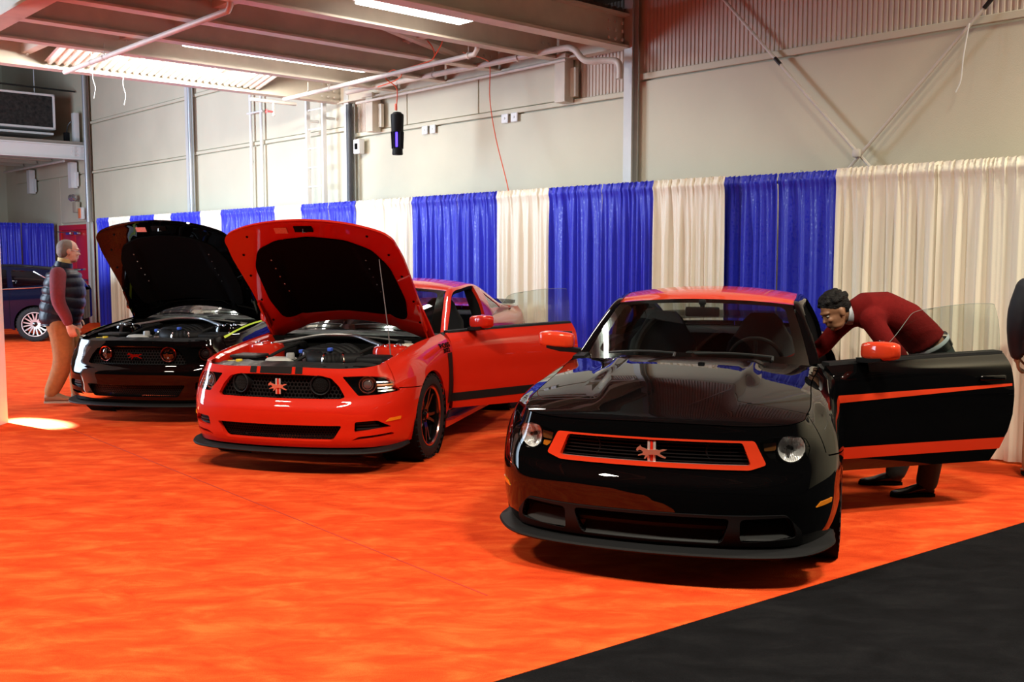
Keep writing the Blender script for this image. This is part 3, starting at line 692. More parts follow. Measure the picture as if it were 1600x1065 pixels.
    for y in np.linspace(-.74, .74, 24):
        f = y/.74; hump = .03*math.exp(-((y-.36)/.16)**2)
        rings.append([Vector((-.64-.1*f*f, y, .80)), Vector((-.66-.14*f*f, y, .935-.02*f*f)), Vector((-.86-.08*f*f, y, .955-.02*f*f+hump*.6)), Vector((-1.02-.03*f*f, y, .945-.02*f*f+hump)), Vector((-1.08, y, .90+hump)), Vector((-1.05, y, .62)), Vector((-.8, y, .60))])
    b.ring(rings); b.build('dashboard', mat('dash_vinyl', (.045,.052,.050), .6, bump=.2, bscale=250), car, 45)
    b = MB(); b.rbox((-.84, .03, .985), (.06,.20,.075), .03, seg=3); pod = b.build('gauge_pod', PLAST2, car)
    for k in (-1, 0, 1):
        b = MB(); b.lathe([(.030,.0),(.030,.012),(.024,.012),(.022,.004),(0,.004)], 20, frame((-.812, .03+k*.062, .985), (1,0,.1))); b.build('gauge', SILVER if k else DKMETAL, pod)
    b = MB(); M = frame((-1.17, .37, .93), (-.92,0,.38)); b.lathe([(.178+.015*math.cos(t), .015*math.sin(t)) for t in np.linspace(0, 2*PI, 9)], 36, M)
    for a in (0, 2.2, -2.2): b.tube([M @ Vector((0,0,-.02)), M @ Vector((.17*math.cos(a), .17*math.sin(a), 0))], .014, 6)
    b.lathe([(0,.0),(.05,-.005),(.06,-.03)], 16, M); b.build('steering_wheel', PLASTIC, car)
    b = MB(); b.rbox((-1.20, 0, 1.262), (.025,.235,.068), .02, seg=3); b.tube([(-1.20,0,1.29),(-1.20,0,1.335)], .016, 8); b.rbox((-1.2,0,1.33), (.04,.05,.04), .012); b.build('interior_mirror', PLASTIC, car)
    for sg in (1, -1):
        y = .37*sg; b = MB()
        b.rbox((-1.52, y, .50), (.52,.50,.16), .05, seg=3); seat = b.build('seat', LEATHER, car)
        b = MB(); rings = []
        for t, wd, th_, xo in ((0,.25,.07,0),(.25,.27,.075,-.04),(.5,.27,.07,-.09),(.68,.25,.06,-.125),(.82,.18,.05,-.15),(.93,.14,.045,-.165),(1.0,.09,.03,-.17)):
            z = .52 + .70*t; c = Vector((-1.76+xo, y, z))
            rings.append([c + Vector((th_*math.cos(a) + .04*abs(math.sin(a))**3, wd*np.sign(math.sin(a))*abs(math.sin(a))**.6, 0)) for a in np.linspace(0, 2*PI, 20, endpoint=False)])
        b.ring(rings); b.build('seat_backrest', LEATHER, seat, 60)
        b = MB(); b.rbox((-2.45, sg*.33, .78), (.14,.5,.42), .05, M=None, seg=3); b.rbox((-2.25, sg*.33, .52), (.42,.5,.14), .04, seg=3); b.build('rear_seat', LEATHER, car)
    b = MB(); b.rbox((-1.5, 0, .52), (.9,.18,.22), .04); b.tube([(-1.28,.0,.6),(-1.26,.0,.74)], .01, 8); b.ell((-1.26,0,.75), (.026,.026,.03)); b.build('centre_console', PLASTIC, car)
    # ---------------- hood
    hinge = np.array([-.52, 0, .985])
    aR = np.linspace(0, sX(-.60), 70); e = belt(aR, np.ones(70)); tx = np.interp(aR, PA, PT[:, 0]); ty = np.interp(aR, PA, PT[:, 1])
    e = np.stack([e[:, 0] - ty*.006, e[:, 1] + tx*.006], 1)
    e = e[e[:, 1] > -.001]
    rear = np.array([(-.40 - .22*(y/.77)**2, y) for y in np.linspace(e[-1, 1], -e[-1, 1], 24)])
    out = np.concatenate([e, rear[1:-1], (e[::-1] * (1, -1))[:-1]])
    hs = lambda x, y: np.stack([x, y, H(x, y)], -1)
    hood = panel('hood', hs, [out], paint, car, .03, flange=.022, org=hinge)
    hood.location = hinge; hood.rotation_euler = (0, R(-hood_deg), 0)
    if hood_deg:
        hu = lambda x, y: np.stack([x, y, H(x, y) - .022], -1)
        c0 = np.array([.15, 0]); shr = lambda k, kx: c0 + (out - c0) * (kx, k)
        panel('hood_inner_frame', hu, [out * 1.0], paint, hood, .04, flange=0, flip=True, org=hinge)
        pad = rcorner([(.50,.50),(.60,.30),(.64,0),(.60,-.30),(.50,-.50),(.30,-.60),(-.10,-.63),(-.34,-.58),(-.30,-.3),(-.27,0),(-.30,.3),(-.34,.58),(-.10,.63),(.30,.60)], .06)
        panel('hood_liner', hu, [pad], mat('hood_felt', (.0035,.0035,.0035), .95, spec=.05), hood, .04, off=.012, flange=.012, flip=True, org=hinge)
        und = lambda x, y: Vector((x, y, float(H(x, y)) - .022 - .006)) - Vector(hinge)
        b = MB(); b.rbox(und(.735, .0), (.06,.16,.012), .005); b.build('hood_latch', VOID, hood)
        b = MB(); b.tube([und(.74,.0), und(.72,.0)+Vector((0,0,-.03)), und(.70,.02)], .005, 6); b.build('latch_hook', SILVER, hood)
        b = MB(); b.box(und(.72, -.20), (.055,.11,.003)); b.build('warning_label', mat('pink_label', (.75,.38,.34), .5, noise=.15, nscale=150), hood)
        for sg in (1, -1):
            for (x, y) in ((.66,.52),(.45,.64),(.2,.68),(-.1,.70),(-.36,.69)):
                b = MB(); b.lathe([(0,.004),(.010,.003),(.011,0)], 10, frame(und(x, y*sg) + Vector((0,0,.002)), (0,0,-1))); b.build('rubber_stop', VOID, hood)
            for k in range(5):
                b = MB(); b.lathe([(0,.004),(.006,.003),(.007,0)], 8, frame(und(-.02+.10*k, .42*sg) + Vector((0,0,-.008)), (0,0,-1))); b.build('clip', SILVER, hood)
            b = MB(); b.box(und(-.30, sg*.735) + Vector((.02,0,-.01)), (.30,.02,.045)); b.tube([und(-.25, sg*.72), Vector((-.16, sg*.735, -.09))], .007, 6); b.build('hood_hinge', paint, hood)
    if hood_deg: engine_bay(car, paint, stripes)
    # ---------------- doors
    for sg in (1, -1):
        op = door_deg if sg > 0 else 0
        hx = np.array([-.632, .868*sg, 0]); S = lambda L: xz(L, sg)
        db = dense([(-1.975,.95),(-1.975,.62),(-1.945,.50),(-1.895,.40),(-1.84,.308),(-.635,.308)], .03, closed=False); s_ = sX(db[:, 0])
        D1 = np.stack([s_*sg, vz(s_*sg, db[:, 1])], 1); D1 = np.concatenate([[[s_[0]*sg, 1.]], D1])
        tp = np.stack([np.linspace(sX(-.635), s_[0], 44)*sg, np.ones(44)], 1)
        door = panel('door', belt, [np.concatenate([D1, tp[:-1]])], paint, car, .035, flange=.05, org=hx)
        door.location = hx; door.rotation_euler = (0, 0, R(-op))
        inner = lambda u, v: belt(u, v) * np.array([1,1,1]) - np.array([0, .085*sg, 0])
        panel('door_trim', inner, [np.concatenate([D1, tp[:-1]])], LEATHER, door, .06, flange=-.04, org=hx, flip=True)
        b = MB(); xs = np.linspace(-.66, -1.965, 24); P = belt(sX(xs), np.ones(24))
        b.ring([[Vector((p[0]-hx[0], p[1]*sg-hx[1]+.006*sg, p[2]-.004)), Vector((p[0]-hx[0], p[1]*sg-hx[1], p[2]+.014)), Vector((p[0]-hx[0], (p[1]-.075)*sg-hx[1], p[2]+.016)), Vector((p[0]-hx[0], (p[1]-.09)*sg-hx[1], p[2]-.06))] for p in P]); b.build('window_seal', PLASTIC, door)
        fn = (lambda x, w: cpil2(x, w)) if sg > 0 else mir(cpil2)
        gp = rcorner([(-.86,.0),(-1.10,.52),(-1.36,.93),(-1.62,.968),(-2.015,.968),(-1.975,0)], .035, 6)
        panel('door_glass', fn, [gp], DGLASS, door, .06, off=.0, flange=.004, org=hx, flip=(sg > 0))
        b = MB(); tri = [(-.80,.0),(-.90,.0),(-1.03,.34),(-.99,.345)]
        tri = [(-.83,-.02),(-1.06,-.02),(-1.06,.42),(-1.02,.36)]
        panel('mirror_sail', fn, [np.array(tri)], mat('sail_reflection_grey', (.10,.11,.11), .45), door, .04, off=.006, flange=.02, org=hx, flip=(sg > 0))  # grey stands for reflections in the fixed sail glass
        ge = dense(gp[8:-6], .03, closed=False); Pg = fn(ge[:, 0], ge[:, 1]) - hx; b = MB(); b.tube([Vector(p) for p in Pg], .0013, 5); b.build('glass_edge', mat('pale_glass_edge', (.22,.28,.26), .3), door)
        # mirror
        b = MB(); rings = []
        for t, sx, sz in ((0,.040,.042),(.04,.060,.058),(.2,.072,.066),(.5,.076,.070),(.8,.068,.064),(.95,.052,.052),(1.,.03,.03)):
            c = Vector((-.90 - .03*t, (.835 + .255*t + .01)*sg, 1.062 + .012*t)) - Vector(hx)
            rings.append([c + Vector((sx*np.sign(math.cos(a))*abs(math.cos(a))**.5 * (1 if math.cos(a) > 0 else .55), 0, .86*sz*np.sign(math.sin(a))*abs(math.sin(a))**.5)) for a in np.linspace(0, 2*PI, 24, endpoint=False)])
        b.ring(rings); mi = b.build('door_mirror', mirror_m, door, 60)
        b = MB(); b.ring([[Vector((-.90+dx*k_, y_*sg, z_+dz*k2)) - Vector(hx) for dx, dz in ((-.05,-.018),(.06,-.018),(.066,.012),(-.05,.012))] for y_, z_, k_, k2 in ((.79,1.0,.7,1),(.86,1.005,.8,1),(.93,1.008,1,.9),(1.03,1.022,.75,.6))]); b.build('mirror_base', PLASTIC, mi, 30)
        b = MB(); b.rbox(Vector((-.952, .955*sg, 1.075)) - Vector(hx), (.004,.17,.10), .002); b.build('mirror_glass', CHROME, mi)
        # handle
        hp = belt(np.array([sX(-1.80)*sg]), vz(np.array([sX(-1.80)*sg]), .865))[0]
        b = MB(); b.rbox(Vector(hp) - Vector(hx) + Vector((0,.018*sg,0)), (.20,.022,.032), .011, seg=3); b.build('door_handle', paint, door)
        if sg > 0 or True:
            if stripes == 'laguna':
                tapers = [[(-.64,.745),(-.64,.792),(-1.96,.822),(-1.96,.806)], [(-.64,.385),(-.64,.462),(-1.93,.466),(-1.90,.390)]]
                for T in tapers: panel('side_stripe', belt, [xz(T, sg)], REDA, door, .05, off=.0015, flange=0, org=hx)
                panel('fender_stripe', belt, [xz([(-.62,.745),(-.62,.792),(-.40,.786),(-.34,.750)], sg)], REDA, car, .05, off=.0015, flange=0)
                panel('fender_stripe', belt, [xz([(-.62,.385),(-.62,.462),(-.40,.458),(-.378,.385)], sg)], REDA, car, .05, off=.0015, flange=0)
            if stripes == 'boss':
                panel('side_stripe', belt, [xz([(-.64,.37),(-.64,.445),(-1.93,.475),(-1.91,.40)], sg)], STRIPE_K, door, .04, off=.003, flange=0, org=hx)
                panel('fender_stripe', belt, [xz([(-.622,.365),(-.622,.50),(-.600,.62),(-.585,.72),(-.575,.812),(-.46,.812),(-.475,.72),(-.50,.58),(-.535,.45),(-.555,.365)], sg)], STRIPE_K, car, .03, off=.004, flange=0)
                for wd, zc_, sz in (('BOSS', .862, .080), ('302', .822, .070)):
                    V, Fc = text_mesh(wd, sz, 1.0); V = V[:, :2] * (1.3 if wd == 'BOSS' else 1.6, .62 if wd == 'BOSS' else .68)
                    X_ = -.45 - V[:, 0] if sg > 0 else -.45 + V[:, 0]
                    a_ = sX(X_)*sg; v_ = vz(a_, zc_ + V[:, 1]); P = belt(a_, v_); P = P + surf_n(belt, a_, v_)*.006
                    me = bpy.data.meshes.new('fender_lettering'); me.from_pydata([tuple(p) for p in P], [], Fc); me.materials.append(INK); link('fender_lettering', me, car)
            if stripes == 'lime':
                ss = np.linspace(sX(.56), sX(-.60), 40)*sg
                panel('fender_stripe', belt, [np.concatenate([np.stack([ss, np.full(40, .985)], 1), np.stack([ss[::-1], np.full(40, .955)], 1)])], LIME, car, .02, off=.0015, flange=0)
    if hood_deg == 0 or True:
        b = MB(); b.tube([(.42-.02, -.80 if False else .70, .86), (.30, .72, 1.0)], .003, 5) if False else None
    # radio aerial on the passenger fender for the raised-hood red car
    return car
def cpil2(x, w):
    a = sX(x); b = belt(a, np.ones_like(a)) - np.array([0, .035, -.0]); r = rail(R2, x) - np.array([0, .012, 0]); ww = np.asarray(w)[..., None]
    bl = .022 * np.sin(PI * np.clip(ww, 0, 1)) * np.array([0, 1, .3])
    return b * (1 - ww) + r * ww + bl
def engine_bay(car, paint, stripes):
    red = stripes == 'boss'
    b = MB(); b.box((.10, 0, .36), (1.05, 1.02, .05)); b.box((-.46, 0, .66), (.04, 1.46, .55)); b.build('bay_floor', VOID, car)
    for sg in (1, -1):      # inner fenders
        b = MB(); aa = np.linspace(sX(.58), sX(-.58), 26); e = belt(aa, np.ones(26))
        b.ring([[Vector((p[0], (p[1]-.004)*sg, p[2]-.012)), Vector((p[0], (p[1]-.05)*sg, p[2]-.022)), Vector((p[0], (p[1]-.075)*sg, p[2]-.07)), Vector((p[0], (p[1]-.10)*sg, p[2]-.36)), Vector((p[0], (p[1]-.02)*sg, p[2]-.36))] for p in e]); b.build('inner_fender', paint, car, 30)
        # strut tower
        b = MB(); prof = [(.150,-.30),(.150,-.02),(.140,.008),(.110,.020),(.075,.022),(.070,.010),(.045,.010),(.04,.03),(.018,.034),(.0,.034)]
        b.lathe(prof, 30, Matrix.Translation((-.02, sg*.565, .89))); tw = b.build('strut_tower', RED if red else BLACK, car)
        for i in range(7):
            a = 2*PI*i/7; bb = MB(); bb.lathe([(0,.012),(.010,.010),(.011,0)], 6, Matrix.Translation((-.02+.092*math.cos(a), sg*.555+.092*math.sin(a), .911))); bb.build('strut_bolt', SILVER, tw)
    b = MB()
    path = crspline([(-.02,-.50,.905),(-.10,-.38,.925),(-.22,-.20,.958),(-.26,-.08,.966),(-.26,.08,.966),(-.22,.20,.958),(-.10,.38,.925),(-.02,.50,.905)], 5)
    b.tube(path, .017, 10); b.build('strut_brace', SILVER, car)
    # radiator cover: shaped flat plastic shelf behind the nose
    aR = np.linspace(0, sX(.57), 40); e = belt(aR, np.ones(40))[:, :2]; tx = np.interp(aR, PA, PT[:, 0]); ty = np.interp(aR, PA, PT[:, 1]); e = np.stack([e[:, 0]-ty*.006, e[:, 1]+tx*.006], 1)
    back = np.array([(.46,.66),(.42,.50),(.50,.40),(.53,.25),(.52,0),(.53,-.25),(.50,-.40),(.42,-.50),(.46,-.66)])
    out = np.concatenate([e, back, (e[::-1]*(1,-1))[:-1]])
    rc = panel('radiator_cover', lambda x, y: np.stack([x, y, H(x, y)*.55 + .795*.45 - .030 + .004*np.sin(y*38)*np.exp(-((x-.62)/.08)**2)], -1), [out], mat('satin_black_cover', (.022,.022,.023), .42), car, .03, flange=.03)
    for y in (-.45,-.28,-.1,.1,.28,.45):
        b = MB(); b.lathe([(0,.012),(.012,.010),(.014,0)], 12, Matrix.Translation((.66-.2*y*y, y, .792))); b.build('cover_clip', VOID, rc)
    b = MB(); b.rbox((.60,.60,.80), (.03,.20,.02), .008); b.build('cover_slot', VOID, rc)
    # engine: intake manifold with runners and cam covers
    b = MB(); b.rbox((-.05, .02, .80), (.46,.30,.16), .05, seg=3)
    for i in range(4):
        for sg in (1, -1):
            x = -.20 + .10*i; b.tube(crspline([(x,.02,.865),(x,.02+sg*.10,.87),(x,.02+sg*.19,.82),(x,.02+sg*.21,.74)], 4), .030, 8)
    eng = b.build('intake_manifold', PLASTIC, car, 50)
    for sg in (1, -1):
        b = MB(); b.rbox((-.05, .02+sg*.30, .70), (.50,.15,.12), .03); b.build('cam_cover', DKMETAL, eng)
        for i in range(4):
            b = MB(); b.rbox((-.2+.1*i, .02+sg*.30, .775), (.05,.05,.04), .012); b.build('ignition_coil', PLASTIC, eng)
    # throttle body and bellows intake tube to the air box
    b = MB(); b.lathe([(.052,-.05),(.056,-.02),(.056,.02),(.050,.05)], 20, frame((.245, .03, .815), (1,.1,.05))); b.build('throttle_body', SILVER, eng)
    P = crspline([(.26,.03,.83),(.36,.05,.825),(.42,.14,.815),(.41,.25,.815),(.37,.35,.82),(.33,.44,.82)], 10); rr = []
    for i in range(len(P)):
        k = i/(len(P)-1); rr.append(.062 + (.007*math.sin(k*95) if .45 < k < .72 else 0))
    b = MB(); b.tube(P, rr, 18); tb = b.build('intake_tube', PLASTIC, car, 50)
    for k in (24, 37):
        b = MB(); d = P[min(k+1, len(P)-1)] - P[k-1]; b.lathe([(.066,-.008),(.071,0),(.066,.008)], 20, frame(P[k], d)); b.build('hose_clamp', CHROME, tb)
    b = MB(); b.rbox((.28, .545, .775), (.28,.24,.16), .03, seg=3); b.tube([(.34,.42,.795),(.32,.47,.80)], .06, 14); ab = b.build('air_box', PLASTIC, car)
    for i in range(7):
        b = MB(); b.box((.43, .47+.025*i, .76), (.012,.012,.11)); b.build('filter_rib', PLASTIC, ab)
    # coolant tank, battery, fuse box, reservoirs
    b = MB(); b.rbox((.38, -.22, .78), (.16,.24,.11), .035, seg=3); tk = b.build('coolant_tank', CREAM_PL, car)
    b = MB(); b.lathe([(0,.05),(.030,.048),(.034,.03),(.034,0)], 16, Matrix.Translation((.40,-.13,.825))); b.build('tank_cap', mat('grey_cap', (.35,.35,.35), .4), tk)
    b = MB(); b.rbox((.30, -.55, .74), (.20,.22,.16), .015); bt = b.build('battery', PLASTIC, car)
    b = MB(); b.rbox((.30, -.55, .832), (.22,.24,.025), .008); b.build('battery_lid', PLAST2, bt)
    b = MB(); b.rbox((.48,-.60,.80), (.02,.09,.02), .006); b.lathe([(0,.03),(.026,.028),(.03,0)], 14, Matrix.Translation((.50,-.53,.795))); b.build('washer_cap', YELLOW, car)
    b = MB(); b.rbox((-.28, .58, .86), (.16,.16,.09), .03, seg=3); rs = b.build('brake_reservoir', mat('cream_tank', (.62,.60,.52), .4), car)
    b = MB(); b.lathe([(0,.03),(.03,.028),(.032,0)], 14, Matrix.Translation((-.26,.56,.905))); b.build('reservoir_cap', VOID, rs)
    b = MB(); b.rbox((-.33,-.50,.84), (.18,.26,.12), .03); b.build('fuse_box', PLASTIC, car)
    for (x, y, z) in ((.14,-.16,.86), (.17,.11,.885)):
        b = MB(); b.rbox((x, y, z), (.05,.035,.03), .008); b.build('blue_connector', BLUEP, car)
    b = MB(); b.lathe([(0,.03),(.028,.028),(.032,.0),(.03,-.06)], 16, Matrix.Translation((.18,-.10,.83))); b.build('oil_cap', SILVER, car)
    hoses = [[(.40,-.10,.80),(.30,-.02,.86),(.12,-.16,.86),(-.1,-.3,.84)], [(.2,.3,.82),(.05,.34,.86),(-.2,.36,.88),(-.4,.4,.86)], [(.25,-.40,.82),(.05,-.36,.87),(-.2,-.38,.88),(-.38,-.42,.90)], [(-.42,-.6,.90),(-.40,-.2,.94),(-.40,.2,.94),(-.42,.6,.90)]]
    for h_ in hoses:
        b = MB(); b.tube(crspline(h_, 8), .014, 8); b.build('hose', RUBBER if h_ is not hoses[3] else DKMETAL, car)
    if not red:
        for k in range(3):
            b = MB(); b.rbox((.36, -.02+.11*k, .80), (.09,.07,.05), .012); b.build('bright_bracket', SILVER, car)
    if red:
        b = MB(); b.tube([(.23,.66,.86),(.25,.645,1.10),(.30,.60,1.62)], [.005,.004,.003], 6); b.build('radio_aerial', mat('grey_aerial', (.16,.16,.16), .4), car)
# ------------------------------------------------------------------ hall shell
def carpet_mat(name, base, dark, light, sc, sheen=.2):
    m = bpy.data.materials.new(name); m.use_nodes = True; nt = m.node_tree; b = nt.nodes['Principled BSDF']; MATS[name] = m
    tc = nt.nodes.new('ShaderNodeTexCoord')
    mp = nt.nodes.new('ShaderNodeMapping'); mp.inputs['Scale'].default_value = (1, 2.2, 1); mp.inputs['Rotation'].default_value = (0, 0, .2); nt.links.new(tc.outputs['Object'], mp.inputs[0])
    n1 = nt.nodes.new('ShaderNodeTexNoise'); n1.inputs['Scale'].default_value = sc; n1.inputs['Detail'].default_value = 7; n1.inputs['Roughness'].default_value = .62; n1.inputs['Distortion'].default_value = .5
    nt.links.new(mp.outputs[0], n1.inputs['Vector'])
    r = nt.nodes.new('ShaderNodeValToRGB'); e = r.color_ramp.elements; e[0].position = .33; e[0].color = (*dark, 1); e[1].position = .68; e[1].color = (*light, 1)
    k = e.new(.5); k.color = (*base, 1)
    nt.links.new(n1.outputs['Fac'], r.inputs[0])
    n2 = nt.nodes.new('ShaderNodeTexNoise'); n2.inputs['Scale'].default_value = 260; n2.inputs['Detail'].default_value = 2; nt.links.new(tc.outputs['Object'], n2.inputs['Vector'])
    mx = nt.nodes.new('ShaderNodeMix'); mx.data_type = 'RGBA'; mx.blend_type = 'MULTIPLY'; mx.inputs[0].default_value = .55
    nt.links.new(r.outputs[0], mx.inputs[6]); 
    r2 = nt.nodes.new('ShaderNodeValToRGB'); r2.color_ramp.elements[0].color = (.25,.25,.25,1); r2.color_ramp.elements[0].position = .3; r2.color_ramp.elements[1].position = .6; nt.links.new(n2.outputs['Fac'], r2.inputs[0]); nt.links.new(r2.outputs[0], mx.inputs[7])
    nt.links.new(mx.outputs[2], b.inputs['Base Color'])
    bp = nt.nodes.new('ShaderNodeBump'); bp.inputs['Strength'].default_value = .6; bp.inputs['Distance'].default_value = .006; nt.links.new(n2.outputs['Fac'], bp.inputs['Height']); nt.links.new(bp.outputs[0], b.inputs['Normal'])
    b.inputs['Roughness'].default_value = 1; b.inputs['Specular IOR Level'].default_value = .05; b.inputs['Sheen Weight'].default_value = sheen
    b.inputs['Sheen Tint'].default_value = (*light, 1)
    return m
ORANGE = carpet_mat('orange_carpet', (.82,.078,.016), (.66,.050,.011), (.95,.14,.03), 3.2, .1)
CHAR = carpet_mat('charcoal_carpet', (.0075,.0075,.009), (.0055,.0055,.0065), (.011,.011,.0125), 3.0, .0)
WALLM = mat('cream_wall_paint', (.65,.60,.455), .75, noise=.05, nscale=.9, bump=.12, bscale=90)
CORR = mat('tan_corrugated_sheet', (.62,.51,.42), .6, noise=.06, nscale=3)
STEEL = mat('cream_painted_steel', (.62,.54,.43), .5, noise=.08, nscale=4)
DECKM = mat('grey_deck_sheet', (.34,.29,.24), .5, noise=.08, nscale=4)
GREYP = mat('grey_painted_column', (.60,.60,.58), .5, noise=.05, nscale=5)
PIPEM = mat('white_painted_pipe', (.66,.61,.54), .45, noise=.06, nscale=12)
GALV = mat('galvanised_pipe', (.45,.47,.50), .4, metal=.5)
WHITEP = mat('white_panel_paint', (.80,.79,.77), .5)
REDDOOR = mat('red_door_paint', (.55,.016,.014), .4)
BOLTM = mat('painted_bolt', (.60,.55,.47), .5)
TUBE = mat('lit_fluorescent_tube', (1.0,.97,.90), .5, emit=9)

S1 = np.array([-.08,3.77]); S2 = np.array([3.19,6.10]); SD = (S2-S1)/np.hypot(*(S2-S1)); SN = np.array([SD[1],-SD[0]])
def slab(name, poly, m, z1=0., z0=-.06):
    b = MB(); b.prism(poly, z0, z1); o = b.build(name, m, None, 0); o['kind'] = 'structure'; return o
P0 = S1 - SD*10; P1 = S1 + SD*16
fl = slab('floor', [tuple(P0), tuple(P1), tuple(P1 + np.array([-SN[0], -SN[1]])*34), tuple(P0 - SN*34)], ORANGE)
slab('floor_aisle', [tuple(P0 + SN*.0), tuple(P0 + SN*14), tuple(P1 + SN*14), tuple(P1)], CHAR, z1=-.002)
SEAM = mat('carpet_seam_shade', (.42,.03,.008), 1)
for p, q in (((-4.6,9.85),(-.12,4.76)),):
    p = np.array(p); q = np.array(q); e = (q-p)/np.hypot(*(q-p)); n_ = np.array([-e[1], e[0]])*.005
    b = MB(); b.prism([tuple(p-n_), tuple(q-n_), tuple(q+n_), tuple(p+n_)], -.002, .0012); b.build('carpet_seam', SEAM, fl, 0)
# long back wall, bay by bay between steel columns
wb = MB(WALL_M); wb.box((13, D_WALL + .12, 3.6), (38, .12, 7.4)); wall = wb.build('wall_back', WALLM, None, 0); wall['kind'] = 'structure'
BAYS = [1.95, 7.6, 13.32, 18.95, 24.4, 30.1]
def corr(u0, u1, z0, z1, pitch=.052, dep=.012):
    b = MB(WALL_M); n = int((u1-u0)/pitch); pr = []
    for i in range(n):
        u = u0 + (u1-u0)*i/n; q = (u1-u0)/n
        pr += [(u, 0), (u+q*.38, 0), (u+q*.5, -dep), (u+q*.88, -dep)]
    pr.append((u1, 0))
    vs = [(u, D_WALL+.04+d, z0) for u, d in pr] + [(u, D_WALL+.04+d, z1) for u, d in pr]; k = len(pr)
    b.add(vs, [(i, i+1, i+1+k, i+k) for i in range(k-1)]); return b.build('corrugated_sheet', CORR, wall, 0)
def wpanel(u0, u1, z0, z1, m=WALLM, d=.045):
    b = MB(WALL_M); b.rbox(((u0+u1)/2, D_WALL+.06-d/2, (z0+z1)/2), (u1-u0-.012, d, z1-z0-.010), .004, seg=1); return b.build('wall_panel', m, wall, 30)
def trim(u0, u1, z, h=.05, d=.03, m=WALLM):
    b = MB(WALL_M); b.rbox(((u0+u1)/2, D_WALL+.0, z), (u1-u0, d, h), .006, seg=1); return b.build('panel_trim', m, wall, 30)
wpanel(1.95, 7.55, 0, 3.62); corr(1.95, 7.5, 3.70, 7.2); trim(1.95, 7.52, 3.665, .07)
wpanel(7.66, 13.26, 0, 3.46); trim(7.66, 13.26, 3.50, .06)
for a, c in ((8.5,10.35),(10.36,11.95),(11.96,12.6)): wpanel(a, c, 3.54, 4.1)
corr(7.68, 8.48, 3.54, 4.6); corr(12.62, 13.25, 3.54, 4.6); wpanel(7.66, 13.26, 4.6, 7.2)
for a, c in ((13.42,16.2),(16.2,18.88)): wpanel(a, c, 0, 3.58)
trim(13.42, 18.88, 3.62, .06); wpanel(13.42, 18.88, 3.66, 4.70); trim(13.42, 18.88, 4.74, .06); wpanel(13.42, 18.88, 4.78, 7.2)
wpanel(19.04, 24.32, 0, 3.54); trim(19.04, 24.32, 3.575, .05); wpanel(19.04, 24.32, 3.61, 4.69); trim(19.04, 24.32, 4.73, .06); wpanel(19.04, 24.32, 4.77, 7.2)
wpanel(26.6, 30.1, 0, 3.56); wpanel(24.5, 26.6, 2.42, 3.56); wpanel(24.5, 30.1, 3.58, 7.2)
for u in (7.6, 13.34, 18.95, 24.42):
    b = MB(WALL_M); w = .12
    b.box((u, D_WALL-.02, 3.5), (w, .014, 7.0)); b.box((u, D_WALL-.12, 3.5), (w, .014, 7.0)); b.box((u, D_WALL-.07, 3.5), (.012, .09, 7.0))
    setp(b.build('trim_column', GREYP, None, 0), kind='structure')
b = MB(WALL_M); b.box((31.2, 1.0, 3.6), (.12, 16.2, 7.4)); setp(b.build('wall_far', WALLM, None, 0), kind='structure')
# bolted flashing clips
for u in (9.7, 11.4):
    for du in (-.09, .09):
        b = MB(WALL_M); b.rbox((u+du, D_WALL-.02, 3.42), (.13, .02, .12), .008, seg=1); b.lathe([(0,.012),(.014,.010),(.016,0)], 8, frame((u+du, D_WALL-.028, 3.42), (0,-1,0))); b.build('wall_clip', WHITEP, wall, 30)

# ------------------------------------------------------------------ mezzanine: girders, joists, deck (all parts of one structure)
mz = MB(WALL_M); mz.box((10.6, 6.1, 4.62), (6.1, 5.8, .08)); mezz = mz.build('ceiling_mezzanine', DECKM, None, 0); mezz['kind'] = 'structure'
def ibeam_u(u, d0, d1, z0, z1, w=.16, tf=.022, name='joist', m=STEEL):
    b = MB(WALL_M); c = (d0+d1)/2; L = d1-d0
    b.box((u, c, z0+tf/2), (w, L, tf)); b.box((u, c, z1-tf/2), (w, L, tf)); b.box((u, c, (z0+z1)/2), (.014, L, z1-z0-2*tf)); return b.build(name, m, mezz, 0)
def ibeam_d(d, u0, u1, z0, z1, w=.16, tf=.022, name='edge_beam', m=STEEL):
    b = MB(WALL_M); c = (u0+u1)/2; L = u1-u0
    b.box((c, d, z0+tf/2), (L, w, tf)); b.box((c, d, z1-tf/2), (L, w, tf)); b.box((c, d, (z0+z1)/2), (L, .014, z1-z0-2*tf)); return b.build(name, m, mezz, 0)
for u, z1 in ((8.72,4.36),(9.78,4.36),(10.88,4.36),(11.95,4.36)): ibeam_u(u, 3.3, 8.80, 4.0, z1)
ibeam_u(7.68, 3.2, 8.88, 3.98, 4.36, .20, .03, 'girder'); ibeam_u(13.55, 3.2, 8.88, 4.0, 4.38, .20, .03, 'girder')
ibeam_d(3.25, 7.6, 13.7, 4.0, 4.40, .22, .03, 'edge_beam'); ibeam_d(8.84, 7.7, 13.5, 3.99, 4.30, .14, .025, 'edge_beam')
# corrugated deck seen from below
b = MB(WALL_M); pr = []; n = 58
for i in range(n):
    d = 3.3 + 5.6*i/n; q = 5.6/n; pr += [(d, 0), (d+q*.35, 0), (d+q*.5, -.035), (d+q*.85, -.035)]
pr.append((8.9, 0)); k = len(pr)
b.add([(7.62, d, 4.42+z) for d, z in pr] + [(13.62, d, 4.42+z) for d, z in pr], [(i, i+1, i+1+k, i+k) for i in range(k-1)]); b.build('corrugated_deck', DECKM, mezz, 0)
